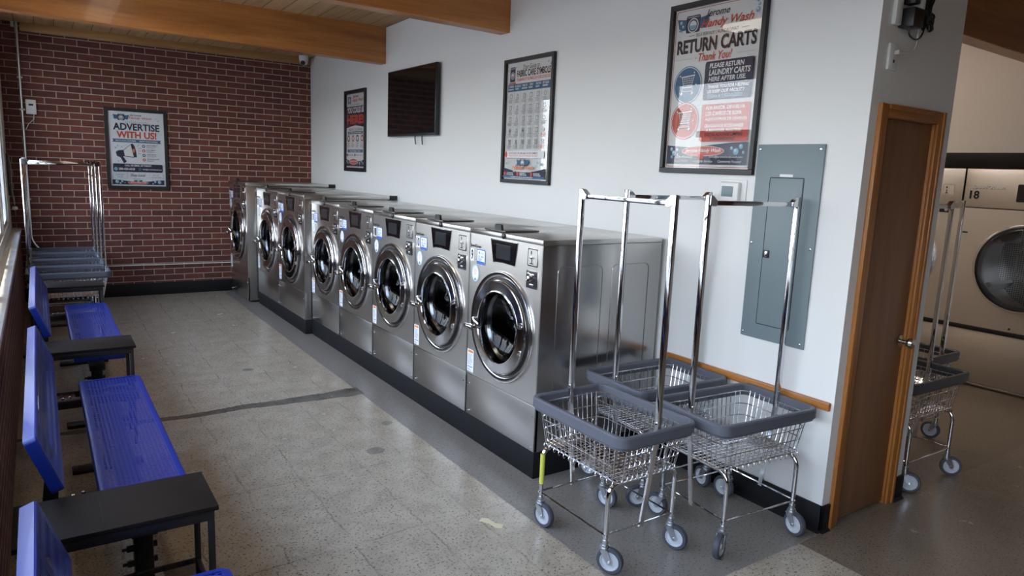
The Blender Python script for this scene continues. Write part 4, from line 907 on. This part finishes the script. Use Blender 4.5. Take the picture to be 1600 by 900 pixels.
tag(t, 'small white control box on the brick wall next to the conduit', 'control box')
t = empty('window_rod', (-.236, 8.70, 1.15))
m = MB(); m.cbox(-.012, .010, -.02, .02, 0, .42, 'black_metal', .004); m.build('rod', t)
m = MB(); m.tube(bend([(.004, .0, .42), (.022, .04, .30), (.018, .03, .05), (.03, .05, -.10)], .05), .004, 'cable_white', 6); m.lathe([(1e-6, .0), (.02, .004), (.026, .02), (.02, .036), (1e-6, .04)], 'white_plastic', 16, 'z', (.03, .05, -.15)); m.build('pull_cord', t)
tag(t, 'dark upright bar with a white cord on the window frame next to the brick wall', 'window fitting')
# sockets and adapters high on the closet end wall
t = empty('wall_outlet', (3.045, DY, 2.088))
m = MB(); m.cbox(-.038, .032, -.012, 0, 0, .108, 'white_plastic', .004); m.box(-.006, .004, -.0135, -.0118, .03, .042, 'black_plastic'); m.box(-.006, .004, -.0135, -.0118, .066, .078, 'black_plastic'); m.build('plate', t)
m = MB(); m.cbox(-.008, .010, -.034, -.012, .062, .080, 'cable_white', .004); m.tube(bend([(.0, -.03, .071), (.06, -.04, .073), (.105, -.04, .09), (.125, -.035, .16), (.13, -.03, .26)], .05), .0042, 'cable_white', 8); m.build('plug', t)
tag(t, 'white two-socket wall outlet with a plug and white lead, above the closet door', 'outlet')
m = MB(); m.cbox(3.005, 3.055, DY-.02, DY, 2.27, 2.52, 'white_plastic', .005); tag(m.build('power_plate'), 'long white power plate high on the closet end wall', 'outlet')
t = empty('power_adapter', (3.10, DY, 2.262))
m = MB(); m.cbox(-.042, .042, -.068, -.001, 0, .078, 'black_plastic', .006); m.build('body', t); m = MB(); m.tube(bend([(-.02, -.04, .0), (-.015, -.04, -.03), (.04, -.04, -.045), (.10, -.035, -.02), (.125, -.03, .03)], .03), .0035, 'black_plastic', 8); m.build('lead', t)
tag(t, 'square black power adapter plugged in above the white outlet, with looping lead', 'adapter')
m = MB(); m.cbox(3.065, 3.110, DY-.06, DY-.010, 2.355, 2.42, 'black_plastic', .005); tag(m.build('power_adapter'), 'smaller black power adapter over the square one', 'adapter')
m = MB(); m.cbox(3.148, 3.172, DY-.05, DY-.012, 2.318, 2.40, 'white_plastic', .005); tag(m.build('power_adapter'), 'narrow white power adapter between the black ones and the tangle of leads', 'adapter')
m = MB(); rnd = random.Random(4)
for k in range(9):
    pts = [(3.21+rnd.uniform(-.010, .03), DY-.02-rnd.uniform(0, .03), 2.46)]
    for j in range(6): pts.append((3.225+rnd.uniform(-.035, .05), DY-.012-rnd.uniform(.004, .045), 2.43-.033*j+rnd.uniform(-.012, .012)))
    pts.append((3.23+rnd.uniform(-.03, .05), DY-.02, 2.40)); m.tube(bend(pts, .03, 3), .0036, 'black_plastic', 6)
m.cbox(3.204, 3.236, DY-.05, DY-.012, 2.325, 2.345, 'black_plastic', .004); tag(m.build('cable_bundle'), 'tangled bundle of black leads hanging beside the adapters', 'cables')
# yellow tape scrap on the concrete
m = MB(); m.prism([(1.600, 2.545), (1.625, 2.56), (1.648, 2.545), (1.655, 2.49), (1.680, 2.46), (1.655, 2.435), (1.632, 2.455), (1.628, 2.50)], lambda u, v, d: (u, v, d), .0002, .0012, 'tape_yellow'); tag(m.build('floor_tape'), 'torn scrap of pale yellow tape stuck to the concrete floor', 'tape')

# ================================================================= DRYERS
def make_dryer(W):
    t = empty('tumble_dryer'); F = lambda a, z, w_: (-w_, a, z); H = 1.775; ca, cz, R = W*.5, 1.005, .345
    m = MB(); rect_hole(m, F, .003, W-.003, .50, 1.455, ca, cz, R*.93, 'dryer_steel'); m.cbox(0, .02, .003, W-.003, 1.462, H-.003, 'dryer_steel', .003); m.cbox(0, .02, .003, W-.003, .035, .462, 'dryer_steel', .003)
    m.box(.001, .02, 0, W, 1.45, 1.468, 'black_plastic'); m.cbox(.0, .012, .003, W-.003, .012, .032, 'polished_steel', .003); m.build('cabinet', t)
    m = MB(); m.cbox(-.012, .02, 0, W, .465, .500, 'black_plastic', .003); m.build('divider_bar', t)
    m = MB(); m.lathe([(R, 0), (R, .03), (R*.985, .036), (R*.955, .036), (R*.94, .028), (R*.93, 0)], 'polished_steel', 72, '-x', (0, ca, cz)); dr = m.build('door', t)
    m = MB(); m.lathe([(R*.945, .030)]+[(R*.945*math.cos(q), .030+.05*math.sin(q)) for q in [math.pi/2*i/8 for i in range(1, 8)]]+[(1e-6, .08)], 'dryer_glass', 60, '-x', (0, ca, cz)); m.build('door_glass', dr)
    m = MB(); m.lathe([(R*.93, .0), (R*.90, -.05), (R*.90, -.07), (R*1.10, -.09), (R*1.10, -.52)], 'dryer_drum', 60, '-x', (0, ca, cz))
    m.lathe([(R*1.10, -.52), (R*.72, -.53), (R*.70, -.515), (R*.40, -.515), (R*.38, -.53), (1e-6, -.53)], 'drum_plate', 60, '-x', (0, ca, cz))
    for q_ in (.35, 1.62, 2.9, 4.15, 5.4): m.M = Matrix.Translation((0, ca, cz)) @ Matrix.Rotation(q_, 4, 'X'); m.prism([(-.035, R*1.09), (.035, R*1.09), (.015, R*.84), (-.015, R*.84)], lambda u, v, dd: (dd, u, v), .10, .51, 'dryer_drum')
    m.M = Matrix.Identity(4); m.build('drum', t)
    m = MB(); m.prism(rrect(W*.20, W*.62, 1.52, 1.655, .008, 3), F, .0, .006, 'screen_glass'); m.build('control_panel', t)
    m = MB(); S = Sheet(m, lambda u, v, d: F(W-.055-u*.235, 1.640-v*.034, .001+d)); S.text('SpeedQueen', .012, .06, 1.012, 1.06, 'ink_navy', .05, .12); S.text('SpeedQueen', 0, 0, 1, 1, 'sticker_white', .045, .12); m.build('maker_lettering', t)
    m = MB(); m.prism(rrect(.07, .16, 1.55, 1.64, .006, 3), F, 0, .003, 'polished_steel'); m.prism(rrect(.075, .155, 1.555, 1.635, .005, 3), F, .002, .004, 'dryer_steel'); m.box(-.0055, -.0035, .125, .131, 1.566, 1.595, 'black_plastic'); m.box(-.0055, -.0035, .115, .140, 1.562, 1.568, 'black_plastic'); m.box(-.0055, -.0035, .124, .134, 1.605, 1.62, 'black_plastic'); m.build('coin_slot', t)
    m = MB(); m.prism(rrect(.075, .165, 1.405, 1.450, .005, 3), F, 0, .004, 'black_plastic'); m.lathe([(1e-6, .02), (.014, .018), (.018, .004)], 'chrome', 18, '-x', (0, .105, 1.428)); m.build('coin_lock', t)
    m = MB(); m.cbox(-.006, 0, W-.070, W-.030, 1.25, 1.262, 'black_plastic', .002); m.lathe([(1e-6, .004), (.007, .003), (.008, 0)], 'black_plastic', 12, '-x', (0, W-.02, 1.17)); m.lathe([(1e-6, .004), (.008, .003), (.009, 0)], 'black_plastic', 12, '-x', (0, W*.53, .525)); m.build('latch_mark', t)
    return t
WD = 1.0
d0 = make_dryer(WD); d1 = copy_tree(d0)
for o, y, num, lab in ((d0, 1.735, '18', 'tall stainless tumble dryer numbered 18 at the right edge'), (d1, 2.742, '17', 'tall stainless tumble dryer mostly hidden behind the closet wall, left of dryer 18')):
    o.location = (6.31, y, 0); tag(o, lab, 'dryer', 'dryers along the far aisle')
    m = MB(); S = Sheet(m, lambda u, v, d: (-(.001+d), WD-.030-u*.085, 1.595-v*.066)); S.text(num[0], .16, 0, .34, 1, 'sticker_black', .02); S.text(num[1], .52, 0, 1, 1, 'sticker_black', .03); m.build('number_label', o)
# ceiling lights over the dryer aisle
def ceiling_lamp(x, y, mt, label, group):
    m = MB(); m.cbox(-.10, .10, -.6, .6, -.071, -.026, mt, .01); t = empty('ceiling_light', (x, y, ceil(y+.62))); m.build('diffuser', t); m = MB(); m.cbox(-.12, .12, -.62, .62, -.030, 0, 'white_plastic', .006); m.build('housing', t); tag(t, label, 'ceiling light', group)
for y, q in ((3.45, 'beside the closet wall'), (5.7, 'farthest back')): ceiling_lamp(5.05, y, 'aisle_lamp', 'long ceiling light over the dryer aisle, '+q, 'aisle ceiling lights')
for y, q in ((.25, 'nearest the front wall'), (3.80, 'between the other two'), (5.65, 'nearest the brick wall')): ceiling_lamp(.58, y, 'room_lamp', 'long ceiling light over the washers and benches, '+q, 'room ceiling lights')
